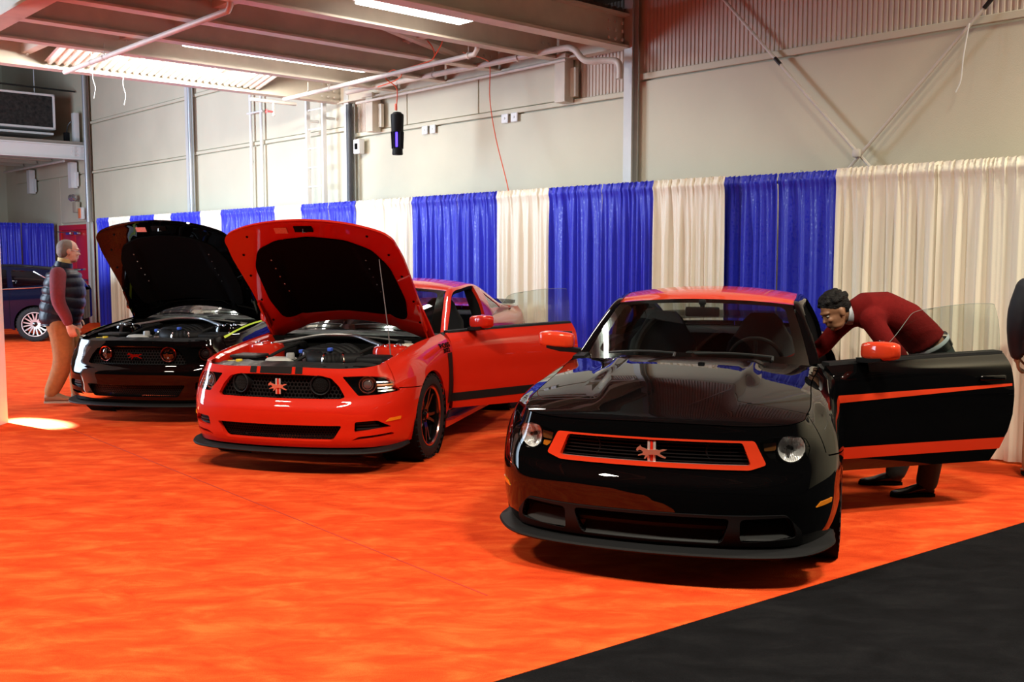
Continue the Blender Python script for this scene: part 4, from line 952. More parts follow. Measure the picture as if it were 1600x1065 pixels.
# bridging angles between joists with bolted lugs
for (ua, ub, d) in ((7.72,8.68,5.35),(8.76,9.74,4.9),(9.82,10.84,5.0),(10.92,11.9,4.8),(12.0,13.5,4.2),(12.0,13.5,5.3),(12.0,13.5,6.6),(8.76,9.74,7.3)):
    b = MB(WALL_M); b.box(((ua+ub)/2, d, 4.16), (ub-ua, .10, .012)); b.box(((ua+ub)/2, d-.05, 4.21), (ub-ua, .012, .11)); b.build('bridging_angle', STEEL, mezz, 0)
    for e in (ua+.05, ub-.05):
        bb = MB(WALL_M); bb.lathe([(0,.02),(.016,.016),(.018,0)], 8, Matrix.Translation((e, d, 4.15)) @ Matrix.Rotation(PI,4,'X')); bb.build('bolt', BOLTM, mezz)
b = MB(WALL_M); b.tube([(8.8,5.2,4.25),(10.0,8.6,4.12)], .06, 8); b.build('knee_brace', STEEL, mezz)
for u, d0, z0 in ((7.57,8.62,4.05),(13.44,8.62,4.07)):
    for i in range(3):
        for j in range(3):
            bb = MB(WALL_M); bb.lathe([(0,.016),(.017,.014),(.02,0)], 8, frame((u, d0-.16+.11*i, z0+.09*j), (-1,0,0))); bb.build('bolt', BOLTM, mezz)
for u in (8.72,9.78,10.88,11.95):
    for i in range(2):
        for j in range(3):
            bb = MB(WALL_M); bb.lathe([(0,.014),(.015,.012),(.017,0)], 8, frame((u-.02, 8.55+.11*i, 4.08+.09*j), (-1,0,0))); bb.build('bolt', BOLTM, mezz)
# wall brackets under the edge beam
for u, hw in ((8.62,.09),(12.62,.09)):
    b = MB(WALL_M); b.box((u, 8.83, 3.76), (.17, .15, .55)); b.box((u-.12, 8.88, 3.72), (.10, .05, .34)); b.box((u+.02, 8.80, 4.02), (.30,.16,.05)); b.build('wall_bracket', STEEL, mezz, 0)
# far bay mezzanine behind the walking man
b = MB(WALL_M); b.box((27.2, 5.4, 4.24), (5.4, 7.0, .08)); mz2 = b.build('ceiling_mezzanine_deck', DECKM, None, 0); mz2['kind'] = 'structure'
_m = mezz; mezz = mz2
ibeam_u(24.5, 1.8, 8.88, 3.86, 4.20, .20, .03, 'girder', WHITEP); ibeam_d(8.84, 24.6, 29.8, 3.92, 4.18, .14, .025)
for u in (25.6,26.7,27.8,28.9): ibeam_u(u, 1.8, 8.8, 3.98, 4.20)
for i in range(3):
    for j in range(3):
        bb = MB(WALL_M); bb.lathe([(0,.016),(.02,.014),(.024,0)], 8, frame((24.39, 8.52+.14*i, 3.95+.085*j), (-1,0,0))); bb.build('bolt', WHITEP, mezz)
for u in (25.3, 28.4):
    b = MB(WALL_M); b.box((u, 8.83, 3.55), (.20, .15, .62)); b.box((u-.14, 8.88, 3.45), (.10, .05, .34)); b.build('wall_bracket', WHITEP, mezz, 0)
b = MB(WALL_M); b.tube([(24.9,8.5,3.85),(29.5,8.5,3.85)], .03, 8); b.build('sprinkler_pipe', PIPEM, mezz)
mezz = _m
# main roof over the hall with purlins
b = MB(WALL_M); b.box((10, 2, 7.3), (46, 26, .1)); rf = b.build('ceiling', mat('dark_roof_sheet', (.20,.17,.15), .8), None, 0); rf['kind'] = 'structure'
for u in np.arange(-6, 30, 3.0):
    b = MB(WALL_M); b.box((u, 2, 7.12), (.14, 22, .28)); b.build('purlin', STEEL, rf, 0)

# ------------------------------------------------------------------ hall fittings
def pipe(name, pts, r, m, label, cat, n=10, group=None, hangers=()):
    root = empty(name, WALL_M @ Vector(pts[0]), 0, label, cat, group); T = WALL_M.copy()
    o = Vector(root.location); b = MB(Matrix.Translation(-o) @ T); b.tube(pts, r, n); b.build('pipe_run', m, root, 50)
    for h in hangers:
        b = MB(Matrix.Translation(-o) @ T); p = Vector(h); b.tube([p + Vector((0,0,-r)), p + Vector((0,0,.16))], .006, 6); b.lathe([(r*1.25,-.012),(r*1.35,0),(r*1.25,.012)], 14, frame(p, (1,0,0))); b.build('pipe_hanger', PIPEM, root)
    return root
E1 = lambda pts: [tuple(p) for p in crspline(pts, 6)]
pipe('sprinkler_pipe', [(13.2,4.56,3.93),(8.85,4.56,3.93),(8.80,4.56,3.97),(8.80,4.56,4.2)], .030, PIPEM, 'pinkish sprinkler pipe slung under the mezzanine joists nearest the open floor', 'pipe', hangers=[(12.3,4.56,3.93),(11.9,4.56,3.93)])
pipe('sprinkler_pipe', [(13.3,7.72,3.93),(8.85,7.60,3.93),(8.80,7.60,3.98),(8.80,7.60,4.2)], .030, PIPEM, 'cream sprinkler pipe carrying the wrapped orange cord', 'pipe', hangers=[(12.6,7.70,3.93),(12.0,7.68,3.93),(8.95,7.60,3.93)])
r_ = pipe('sprinkler_drop', [(13.62,7.35,3.93),(13.62,8.1,3.93)], .028, PIPEM, 'short pipe end with red drain valve below the girder', 'pipe')
b = MB(Matrix.Translation(-Vector(r_.location)) @ WALL_M); b.tube([(13.62,7.72,3.93),(13.62,7.72,3.72)], .02, 8); b.build('drop_leg', PIPEM, r_)
b = MB(Matrix.Translation(-Vector(r_.location)) @ WALL_M); b.tube([(13.62,7.72,3.78),(13.62,7.62,3.78)], .016, 8); b.lathe([(.02,-.01),(.035,0),(.02,.01)], 12, frame((13.62,7.60,3.78), (0,1,0))); b.build('valve_handle', mat('faded_red', (.55,.12,.12), .5), r_)
pipe('drain_pipe', E1([(12.6,8.36,4.02),(11.0,8.38,4.02),(9.4,8.42,4.02),(8.35,8.45,4.03),(8.12,8.47,4.0),(7.98,8.52,3.86),(7.75,8.62,3.84),(7.60,8.66,3.80),(7.58,8.66,3.62)]), .038, PIPEM, 'thick cream pipe along the wall bending down beside the column', 'pipe', hangers=[(10.6,8.39,4.02),(9.0,8.43,4.02)])
pipe('conduit', [(12.9,8.72,3.93),(10.6,8.74,3.95),(8.5,8.74,3.97)], .020, PIPEM, 'thin conduit running under the edge beam at the wall', 'conduit')
pipe('roof_drain', [(24.28,8.80,2.40),(24.28,8.80,7)], .042, GALV, 'galvanised vertical pipe beside the emergency light', 'pipe', hangers=[(24.28,8.80,3.4),(24.28,8.80,4.4)])
pipe('roof_drain', [(18.80,8.82,0),(18.80,8.82,7)], .04, GALV, 'galvanised vertical pipe on the brightly lit wall left of the ladder', 'pipe', hangers=[(18.80,8.82,2.6),(18.80,8.82,3.4)])
pipe('dark_downpipe', [(13.22,8.80,0),(13.22,8.80,3.95)], .05, mat('dark_pipe', (.05,.05,.055), .5), 'dark vertical pipe behind the ladder column', 'pipe')
# pair of conduits joined by a clamp
for u in (16.10, 16.48):
    pipe('conduit', [(u,8.88,0),(u,8.88,3.5),(u,8.88,6.5)], .028, WHITEP, 'white vertical conduit on the bright wall, %s of two' % ('ladder side' if u < 16.3 else 'far side'), 'conduit', hangers=[(u,8.88,3.3)])
b = MB(WALL_M); b.tube([(16.0,8.86,4.15),(16.56,8.86,4.15)], .018, 6); setp(b.build('conduit_clamp', WHITEP, None), 'white cross clamp tying the two wall conduits together', 'clamp')
# ladder
ld = empty('wall_ladder', WALL_M @ Vector((14.05, 8.72, 0)), 0, 'white steel rung ladder fixed to the wall by the dark pipe', 'ladder'); o_ = Matrix.Translation(-Vector(ld.location)) @ WALL_M
for u in (13.82, 14.30):
    b = MB(o_); b.box((u, 8.72, 2.9), (.05,.07,5.8)); b.build('stile', WHITEP, ld, 0)
for k in range(18):
    b = MB(o_); b.tube([(13.82,8.72,.3+.305*k),(14.30,8.72,.3+.305*k)], .013, 8); b.build('rung', WHITEP, ld)
for z in (1.5, 3.8):
    for u in (13.82, 14.30):
        b = MB(o_); b.box((u, 8.82, z), (.04,.20,.04)); b.build('standoff', WHITEP, ld, 0)
# switch box
b = MB(WALL_M); b.rbox((13.04, 8.85, 3.30), (.16,.10,.22), .01); sb = setp(b.build('junction_box', WHITEP), 'small white electrical box beside the dark pipe', 'electrical box'); b = MB(WALL_M); b.rbox((13.03, 8.79, 3.30), (.05,.03,.09), .008); b.build('switch_lever', VOID, sb)
# diagonal tie rods crossing on the wall
for (pa, pb, lb) in (((6.75,4.75),(4.45,2.25),'slanting tie rod falling towards the white curtain'), ((3.0,4.42),(5.05,2.25),'slanting tie rod rising towards the top of the hall wall')):
    rt = empty('tie_rod', wpos(pa[0], 8.84, pa[1]), 0, lb + (', long end' if False else ''), 'brace'); o_ = Matrix.Translation(-Vector(rt.location)) @ WALL_M
    dd = 8.86 if 'falling' in lb else 8.82
    b = MB(o_); b.tube([(pa[0],dd,pa[1]),(pb[0],dd,pb[1])], .016, 8); b.build('rod', PIPEM, rt)
    t = .47 if 'falling' in lb else .30; q = [pa[i]+(pb[i]-pa[i])*t for i in (0,1)]; e = np.array(pb)-np.array(pa); e = e/np.hypot(*e)*.05
    b = MB(o_); b.tube([(q[0]-e[0],dd,q[1]-e[1]),(q[0]+e[0],dd,q[1]+e[1])], .02, 8); b.build('turnbuckle', DKMETAL, rt)
b = MB(WALL_M); b.rbox((4.76, 8.80, 2.60), (.08,.05,.08), .02); setp(b.build('rod_clamp', PIPEM), 'small clamp where the two tie rods cross', 'clamp')
b = MB(WALL_M); b.tube(E1([(3.75,8.78,3.62),(3.78,8.76,3.35),(3.80,8.77,3.15),(3.84,8.77,3.05)]), .006, 5); setp(b.build('loose_cord', WHITEP), 'short loose cord hanging off the upper tie rod', 'cord')
# fluorescent fixtures between the joists
def fluor(u, d0, d1, z, label, power, col):
    rt = empty('fluorescent_fixture', WALL_M @ Vector((u, d0, z)), 0, label, 'ceiling light', 'fluorescent fixtures under the mezzanine'); o_ = Matrix.Translation(-Vector(rt.location)) @ WALL_M
    b = MB(o_); b.rbox((u, (d0+d1)/2, z+.06), (.30, d1-d0, .06), .01); b.build('housing', WHITEP, rt)
    b = MB(o_); b.rbox((u, (d0+d1)/2, z+.012), (.26, d1-d0-.04, .03), .012); b.build('diffuser', TUBE, rt)
    l = bpy.data.lights.new('fluorescent_light', 'AREA'); l.shape = 'RECTANGLE'; l.size = .26; l.size_y = d1-d0; l.energy = power; l.color = col
    lo = bpy.data.objects.new('fluorescent_light', l); COL.objects.link(lo); M = WALL_M @ Matrix.Translation((u, (d0+d1)/2, z-.03)); lo.matrix_world = M
fluor(8.22, 5.62, 6.98, 4.08, 'lit fluorescent fixture beside the bolted end girder', 60, (1,.95,.85))
fluor(11.36, 5.3, 7.9, 4.10, 'lit fluorescent fixture half hidden behind the middle joist', 40, (1,.96,.9))
fx = fluor(12.12, 4.7, 6.9, 4.14, 'lit fluorescent fixture hidden behind the last joist before the far girder', 0, (1,.97,.92))
area('fluorescent_uplight', WALL_M @ Vector((12.2, 5.9, 4.12)), WALL_M @ Vector((13.2, 5.9, 4.35)), 2.0, 330, (1,.97,.9), .16)
b = MB(WALL_M); pr = []; n = 30
for i in range(n):
    d = 4.4 + 3.0*i/n; q = 3.0/n; pr += [(d, 0), (d+q*.35, 0), (d+q*.5, -.03), (d+q*.85, -.03)]
pr.append((7.4, 0)); k = len(pr)
b.add([(12.06, d, 4.38+z) for d, z in pr] + [(13.46, d, 4.08+z) for d, z in pr], [(i, i+1, i+1+k, i+k) for i in range(k-1)]); b.build('corrugated_deck', mat('lit_deck_sheet', (.80,.77,.68), .5), mezz, 0)  # made-up sloping sheet, white to stand for the lamplit deck
# hanging insect lamp with cord
il = empty('insect_lamp', WALL_M @ Vector((10.75, 7.9, 3.35)), 0, 'black hanging insect lamp with glowing violet tube', 'lamp')
ic = WALL_M @ Vector((10.75, 7.9, 0)) - Vector(il.location); M = Matrix.Translation((ic.x, ic.y, -3.35))
b = MB(M); b.lathe([(0,3.50),(.05,3.50),(.062,3.485),(.085,3.47),(.086,3.44),(.080,3.25),(.075,3.24)], 20); b.build('top_cap', PLASTIC, il)
b = MB(M); b.lathe([(.07,2.98),(.072,2.965),(.066,2.95),(0,2.945)], 20); b.lathe([(.066,3.04),(.07,2.98)], 20); b.build('bottom_tray', PLASTIC, il)
for k in range(10):
    a = 2*PI*k/10 + .31
    if abs(math.atan2(math.sin(a+1.57-.0), math.cos(a+1.57))) < .35: continue
    b = MB(M); b.tube([(.077*math.cos(a),.077*math.sin(a),3.25),(.068*math.cos(a),.068*math.sin(a),3.03)], .011, 6); b.build('cage_bar', PLASTIC, il)
b = MB(M); b.lathe([(.035,3.26),(.035,3.03)], 12); b.build('inner_panel', VOID, il)
b = MB(M); b.lathe([(.014,3.24),(.016,3.23),(.016,3.06),(.014,3.05)], 12, Matrix.Translation((-.005,-.045,0))); b.build('violet_tube', mat('violet_glow', (.12,.06,1.0), .4, emit=2.2), il)
b = MB(M); b.tube([(0,0,3.5),(0,.0,3.97)], .003, 5); b.build('hanging_wire', SILVER, il)
CORD = mat('orange_cord', (.78,.10,.03), .5)
def cord(pts, label, r=.007, m=CORD):
    b = MB(WALL_M); b.tube(E1(pts), r, 6); return setp(b.build('extension_cord', m, None, 50), label, 'cord')
cord([(10.72,7.86,3.52),(10.70,7.86,3.62),(10.68,7.84,3.80),(10.75,7.72,3.92),(10.5,7.66,3.98),(10.35,7.68,3.90),(10.6,7.74,3.86),(10.9,7.70,3.82)], 'orange cord wrapped on the pipe above the insect lamp')
cord([(10.3,7.66,3.96),(9.9,7.64,3.97),(9.6,7.6,3.99),(9.5,7.5,4.10),(9.62,7.4,4.30),(9.4,7.45,4.33),(9.3,7.5,4.15),(9.55,7.55,3.97)], 'orange cord looped up into the joists')
cord([(9.05,7.60,3.98),(9.35,8.2,4.02),(9.62,8.52,4.0),(9.60,8.50,3.6),(9.40,8.42,3.1),(9.10,8.34,2.5),(9.02,8.33,2.2)], 'orange cord hanging down the wall behind the white curtain')
b = MB(WALL_M); b.rbox((10.72,7.86,3.56), (.03,.03,.09), .01); setp(b.build('cord_plug', CORD), 'orange plug above the insect lamp', 'plug')
# clear dangling strings near the far girder
for k, (u, d) in enumerate(((12.9,4.8),(13.2,5.3))):
    b = MB(WALL_M); b.tube(E1([(u,d,4.0),(u+.02,d,3.85),(u-.05,d,3.72),(u+.01,d,3.6)]), .004, 5); setp(b.build('dangling_string', WHITEP), 'thin white string dangling under the girder, %s one' % ('longer outer' if k == 0 else 'inner'), 'string')

# heater with black grille on the far mezzanine
def uplane(px, py, u):
    f = 1560.; p = R(5.037); v = np.array([px-800, f, 532.5-py]); r = np.array([v[0], v[1]*math.cos(p)+v[2]*math.sin(p), -v[1]*math.sin(p)+v[2]*math.cos(p)])
    t = u/(r[:2] @ U); q = r*t; return float(q[:2] @ N), float(q[2]+1.67)
h0 = uplane(87, 203, 25.0); h1 = uplane(85, 148, 25.0); hd = h0[0]; 
ht = empty('unit_heater', WALL_M @ Vector((25.0, hd-1.0, h0[1])), 0, 'large boxed heater with black mesh grille above the far girder', 'heater'); o_ = Matrix.Translation(-Vector(ht.location)) @ WALL_M
zc0, zc1 = h0[1], h1[1]; W_ = 2.6
b = MB(o_); b.box((25.45, hd-W_/2, (zc0+zc1)/2), (.8, W_, zc1-zc0)); b.build('housing', GREYP, ht, 0)
b = MB(o_); b.box((25.03, hd-W_/2, (zc0+zc1)/2), (.04, W_-.08, zc1-zc0-.08)); b.build('grille', mat('sooty_mesh', (.018,.016,.014), .7, noise=.9, nscale=14, bump=.4, bscale=60), ht, 0)
for (dz, dd, L, nm) in ((zc0+.025, hd-W_/2, W_, 'h'), (zc1-.025, hd-W_/2, W_, 'h'), ((zc0+zc1)/2, hd-.025, zc1-zc0, 'v'), ((zc0+zc1)/2, hd-W_+.025, zc1-zc0, 'v')):
    b = MB(o_); b.rbox((25.0, dd, dz), (.05, L if nm == 'h' else .05, .05 if nm == 'h' else L), .008, seg=1); b.build('frame_rail', WHITEP, ht)
b = MB(o_); b.box((25.5, hd-W_/2-.05, zc0-.10), (1.0, W_, .05)); b.build('drip_shelf', WHITEP, ht, 0)
for d in (hd-.35, hd-W_+.3):
    b = MB(o_); b.tube([(25.3,d,zc1),(25.3,d,7.0)], .012, 6); b.build('hanger_rod', GALV, ht)
pipe('gas_pipe', [(25.2,hd+.55,zc1+.15),(25.2,hd-2.5,zc1+.18)], .02, DKMETAL, 'dark pipe running above the boxed heater', 'pipe')
b = MB(WALL_M); b.rbox((24.9,8.80,4.55), (.18,.12,.9), .01); setp(b.build('wall_cabinet', WHITEP), 'narrow white post box standing on the far girder', 'electrical box')
b = MB(WALL_M); b.rbox((25.0,8.62,4.42), (.12,.12,.24), .02); bb_ = setp(b.build('control_box', PLASTIC), 'small black control box hanging over the far girder', 'control box')
b = MB(WALL_M); b.tube(E1([(25.0,8.62,4.54),(25.0,8.66,4.70),(24.95,8.72,4.80)]), .012, 6); b.build('flex_cable', DKMETAL, bb_)
# emergency lamp and exit sign
em = empty('emergency_light', wpos(25.25, 8.88, 2.72), 0, 'emergency light with round lamp head over the red door', 'lamp'); o_ = Matrix.Translation(-Vector(em.location)) @ WALL_M
b = MB(o_); b.rbox((25.22,8.86,2.78), (.26,.10,.26), .02); b.build('battery_box', mat('beige_box', (.42,.36,.28), .5), em)
for u in (25.17, 25.33):
    b = MB(o_); b.lathe([(0,.01),(.06,.0),(.085,-.03),(.07,-.09),(.02,-.12)], 20, frame((u,8.76,3.0), (-.6,-1,-.2))); b.build('lamp_head', mat('lamp_chrome', (.55,.55,.55), .2, metal=.8), em)
b = MB(WALL_M); b.rbox((24.82,8.84,2.62), (.26,.06,.28), .01); ex = setp(b.build('exit_sign', WHITEP), 'small white and orange alarm plate by the galvanised pipe', 'sign')
b = MB(WALL_M); b.rbox((24.86,8.805,2.62), (.15,.02,.24), .005); b.build('orange_face', mat('orange_face', (.85,.22,.08), .4), ex)
# red double door
dr = MB(WALL_M); dr.box((25.5,8.93,2.30), (2.1,.10,.12)); dr.box((24.5,8.93,1.18), (.12,.10,2.36)); dr.box((26.5,8.93,1.18), (.12,.10,2.36)); door1 = dr.build('door_1', REDDOOR, None, 0); door1['kind'] = 'structure'
for u in (25.02, 25.97):
    b = MB(WALL_M); b.rbox((u,8.94,1.13), (.92,.05,2.22), .006); lf = b.build('door_leaf', REDDOOR, door1)
    b = MB(WALL_M); b.tube([(u-.35,8.86,1.02),(u+.35,8.86,1.02)], .022, 8); b.build('push_bar', SILVER, lf)
    b = MB(WALL_M); b.rbox((u+(.2 if u < 25.5 else -.2),8.86,2.15), (.28,.08,.07), .01); b.tube([(u,8.84,2.17),(u+.2,8.7,2.2)], .012, 6); b.build('door_closer', SILVER, lf)
    b = MB(WALL_M); b.box((u,8.905,.12), (.86,.01,.22)); b.build('kick_plate', SILVER, lf, 0)

# white pillar at the frame edge
b = MB(); b.box((-5.28,9.53,2.9), (.60,.46,5.8)); setp(b.build('trim_pillar', mat('white_pillar_paint', (.74,.73,.72), .45), None, 0), kind='structure')

# ------------------------------------------------------------------ pipe and drape
def fabric(name, col, spec):
    m = bpy.data.materials.new(name); m.use_nodes = True; nt = m.node_tree; b = nt.nodes['Principled BSDF']; MATS[name] = m
    tc = nt.nodes.new('ShaderNodeTexCoord'); v = nt.nodes.new('ShaderNodeTexVoronoi'); v.inputs['Scale'].default_value = 34; nt.links.new(tc.outputs['Object'], v.inputs['Vector'])
    n = nt.nodes.new('ShaderNodeTexNoise'); n.inputs['Scale'].default_value = 70; nt.links.new(tc.outputs['Object'], n.inputs['Vector'])
    r = nt.nodes.new('ShaderNodeValToRGB'); r.color_ramp.elements[0].position = .28; r.color_ramp.elements[1].position = .42
    r.color_ramp.elements[0].color = (.30,.30,.30,1); r.color_ramp.elements[1].color = (.50,.50,.50,1); nt.links.new(v.outputs['Distance'], r.inputs[0]); nt.links.new(r.outputs[0], b.inputs['Roughness'])
    b.inputs['Base Color'].default_value = (*col, 1); b.inputs['Specular IOR Level'].default_value = spec; b.inputs['Sheen Weight'].default_value = .15
    if 'white' in name: b.inputs['Transmission Weight'].default_value = 0
    bp = nt.nodes.new('ShaderNodeBump'); bp.inputs['Strength'].default_value = .25; bp.inputs['Distance'].default_value = .004; nt.links.new(n.outputs['Fac'], bp.inputs['Height']); nt.links.new(bp.outputs[0], b.inputs['Normal'])
    return m
BLUEF = fabric('blue_satin_drape', (.012,.022,.56), .5); WHITEF = fabric('white_satin_drape', (.88,.83,.69), .4)
def drape(p0, p1, m, seed, H_=2.42, label='', group=''):
    """one gathered curtain panel from p0 to p1 (world xy), hung on a rod near its top"""
    p0 = np.array(p0[:2]); p1 = np.array(p1[:2]); L = np.hypot(*(p1-p0)); e = (p1-p0)/L; nn = np.array([e[1], -e[0]])
    rg = np.random.default_rng(seed); nu = max(40, int(L/.012)); zs = [0.015,.25,.6,1.0,1.4,1.8,2.1,2.25,2.31,2.335,2.355,2.375,2.40,H_]
    k = [(rg.uniform(.6,1.3)*2*PI*f, rg.uniform(0,6.28), a) for f, a in ((5,.016),(9,.014),(14,.009),(21,.005))]
    k2 = [(2*PI*f*rg.uniform(.8,1.2), rg.uniform(0,6.28), a) for f, a in ((16,.010),(26,.009),(41,.006))]
    t = np.linspace(0, 1, nu+1); x = t*L; base = sum(a*np.sin(w*x+ph) for w, ph, a in k); base = base + .012*np.abs(np.sin(k[1][0]*.5*x+1)); fine = sum(a*np.sin(w*x+ph) for w, ph, a in k2)
    P = []
    for z in zs:
        s = smooth01((z-1.9)/.4) if z < 2.3 else 1.; flare = 1 + .25*(1-z/2.4)
        off = base*flare*(1-.75*s) + fine*s*(.9 if z > 2.37 else .5) - (.018 if 2.30 < z < 2.39 else 0)*math.sin((z-2.30)/.09*PI)
        xs = x + .004*np.sin(k[0][0]*x + z*1.5)*(1-t)*t*4
        dz = (fine*.5 if z > 2.39 else 0) 
        P.append(np.stack([p0[0]+e[0]*xs+nn[0]*off, p0[1]+e[1]*xs+nn[1]*off, np.full(nu+1, z)+dz], 1))
    P = np.concatenate(P); org = np.array([*(p0+p1)/2, 0]); n1 = nu+1
    b = MB(); b.add([Vector(q-org) for q in P], [(i*n1+j, i*n1+j+1, (i+1)*n1+j+1, (i+1)*n1+j) for i in range(len(zs)-1) for j in range(nu)])
    o = b.build('curtain', m, None, 70, loc=org)
    setp(o, label, 'curtain', group)
    return o
# (u0, u1, colour); labels by order along the wall
SEQ = [(1.9,2.85,'w','white drape panel at the end of the wall beside the passer-by'),(2.85,3.72,'w','white drape panel directly behind the rear of the open black car door'),(3.72,4.64,'w','white drape panel behind the man bending into the car'),
 (4.64,5.23,'b','blue drape panel just above the bending man'),(5.23,5.83,'b','blue drape panel between a white one and the pole nearest the red roof'),(5.83,6.73,'w','white drape panel centred above the red roof'),
 (6.73,7.44,'b','blue drape panel rising over the red roof corner'),(7.44,8.25,'b','blue drape panel behind the tip of the red car door glass'),(8.25,9.16,'w','white drape panel seen through the red car door glass, below the hanging orange cord'),
 (9.16,9.92,'b','blue drape panel behind the tail of the red coupe'),(9.92,10.89,'b','blue drape panel above the red coupe roof'),(10.89,12.21,'w','wide white drape panel beside the red raised hood'),
 (12.21,12.95,'b','blue drape panel above the red hood, ladder side near half'),(12.95,13.72,'b','blue drape panel above the red hood, ladder side far half'),(13.72,14.55,'w','white drape panel above the red hood peak'),
 (14.55,15.36,'b','blue drape panel above the gap of the two hoods, near half'),(15.36,16.39,'b','blue drape panel above the gap of the two hoods, far half'),(16.39,17.21,'w','white drape panel above the black hood slope'),
 (17.21,17.85,'b','blue drape panel above the black hood, near half'),(17.85,18.45,'b','blue drape panel above the black hood, far half'),(18.45,19.21,'w','white drape panel above the black hood peak'),
 (19.21,19.74,'b','narrow blue drape panel over the black hood label'),(19.74,20.41,'b','narrow blue drape panel by the black hood tip'),(20.41,21.53,'w','white drape panel left of the black raised hood'),(21.53,22.2,'b','blue drape panel ending the row next to the red door')]
for i, (a, c, k, lb) in enumerate(SEQ):
    dd_ = D_DRAPE + (.13 if 4.6 < a < 5.5 else 0)
    if dd_ > D_DRAPE: a, c = (4.60, 5.31) if a < 5 else (5.31, 6.02)
    drape(wpos(a+.004, dd_)[:2], wpos(c-.004, dd_)[:2], BLUEF if k == 'b' else WHITEF, 100+i, label=lb, group='drape panels along the back wall')
for i, (a, c) in enumerate(((8.85,8.06),(8.04,7.22),(7.18,6.4),(6.36,5.55),(5.51,4.7))):
    drape(wpos(26.8, a)[:2], wpos(26.8, c)[:2], BLUEF, 200+i, label='blue drape panel behind the parked dark hatchback, %s' % ('beside the red door', 'second from the red door', 'third from the red door', 'fourth from the red door', 'fifth from the red door')[i], group='drape panels of the far partition')
PW = {5.23:'between the blue panels above the bending man',7.44:'between the blue panels over the red roof',9.92:'between the blue panels behind the red coupe',12.95:'between the blue panels by the ladder',15.36:'above the gap of the two hoods',17.85:'above the black hood',19.74:'by the black hood tip',2.85:'between white panels near the passer-by',22.22:'ending the row by the red door'}
for u, w in PW.items():
    rt = empty('drape_pole', wpos(u, D_DRAPE+.38), 0, 'grey aluminium drape pole ' + w, 'pole', 'upright poles of the drape line')
    b = MB(); b.lathe([(.022,.01),(.022,2.40),(.018,2.46),(0,2.46)], 12); b.build('upright', GALV, rt)
    b = MB(); b.rbox((0,0,.008), (.36,.36,.012), .004, seg=1); b.build('base_plate', DKMETAL, rt)
us = sorted(PW) ; us = [1.2] + us
for a, c in zip(us[:-1], us[1:]):
    b = MB(WALL_M); b.tube([(a+.02,D_DRAPE+.20,2.345),(c-.02,D_DRAPE+.20,2.345)], .016, 8); setp(b.build('drape_rod', GALV), 'drape crossbar ending at the pole ' + PW[c], 'rod', 'crossbars of the drape line')
# ------------------------------------------------------------------ the three coupes
CAR_A = build_coupe('sports_coupe', 'black sports coupe with red roof, red grille surround and closed hood', (.965, 5.80), R(-107.5), BLACK, REDA, 2012, 0, 56, REDA, RED, 'laguna')
CAR_B = build_coupe('sports_coupe', 'red sports coupe with raised hood and matte black side stripes', (-1.5495, 8.3153), R(-104.58), RED, RED, 2013, 51, 44, RED, mat('red_lip', (.62,.30,.27), .2, metal=1), 'boss')
CAR_C = build_coupe('sports_coupe', 'all black sports coupe with raised black hood and lime pinstripe', (-3.553, 10.577), R(-99.1), BLACK, BLACK, 2013, 55, 0, BLACK, GLOSSK, 'lime')
# ------------------------------------------------------------------ people
def remesh(b, name, m, parent, voxel, smooth=4, loc=None):
    o = b.build(name, m, None, 0)
    md = o.modifiers.new('r', 'REMESH'); md.mode = 'VOXEL'; md.voxel_size = voxel
    if smooth:
        s = o.modifiers.new('s', 'SMOOTH'); s.factor = .5; s.iterations = smooth
    me = bpy.data.meshes.new_from_object(o.evaluated_get(bpy.context.evaluated_depsgraph_get()))
    bpy.data.objects.remove(o); me.name = name
    me.polygons.foreach_set('use_smooth', [True]*len(me.polygons))
    if not me.materials: me.materials.append(m)
    return link(name, me, parent)
def limb(b, pts, rr, n=14, k=6):
    P = crspline(pts, k) if len(pts) > 2 else np.array(pts, float)
    q = np.interp(np.linspace(0, 1, len(P)), np.linspace(0, 1, len(rr)), rr)
    b.tube([tuple(p) for p in P], list(q), n)
    for i in (0, -1): b.ell(tuple(P[i]), (q[i],)*3, 12, 8)
def trunk(b, secs, lat, n=20, grow=0.):
    """secs: (centre, half width sideways, half depth); lat: sideways unit vector"""
    lat = Vector(lat).normalized(); C = [Vector(s[0]) for s in secs]; rings = []
    for i, (c, w, d) in enumerate(secs):
        t = (C[min(i+1, len(C)-1)] - C[max(i-1, 0)]).normalized(); f = lat.cross(t).normalized()
        rings.append([C[i] + lat*(w+grow)*np.sign(math.cos(a))*abs(math.cos(a))**.85 + f*(d+grow)*np.sign(math.sin(a))*abs(math.sin(a))**.9 for a in np.linspace(0, 2*PI, n, endpoint=False)])
    b.ring(rings)
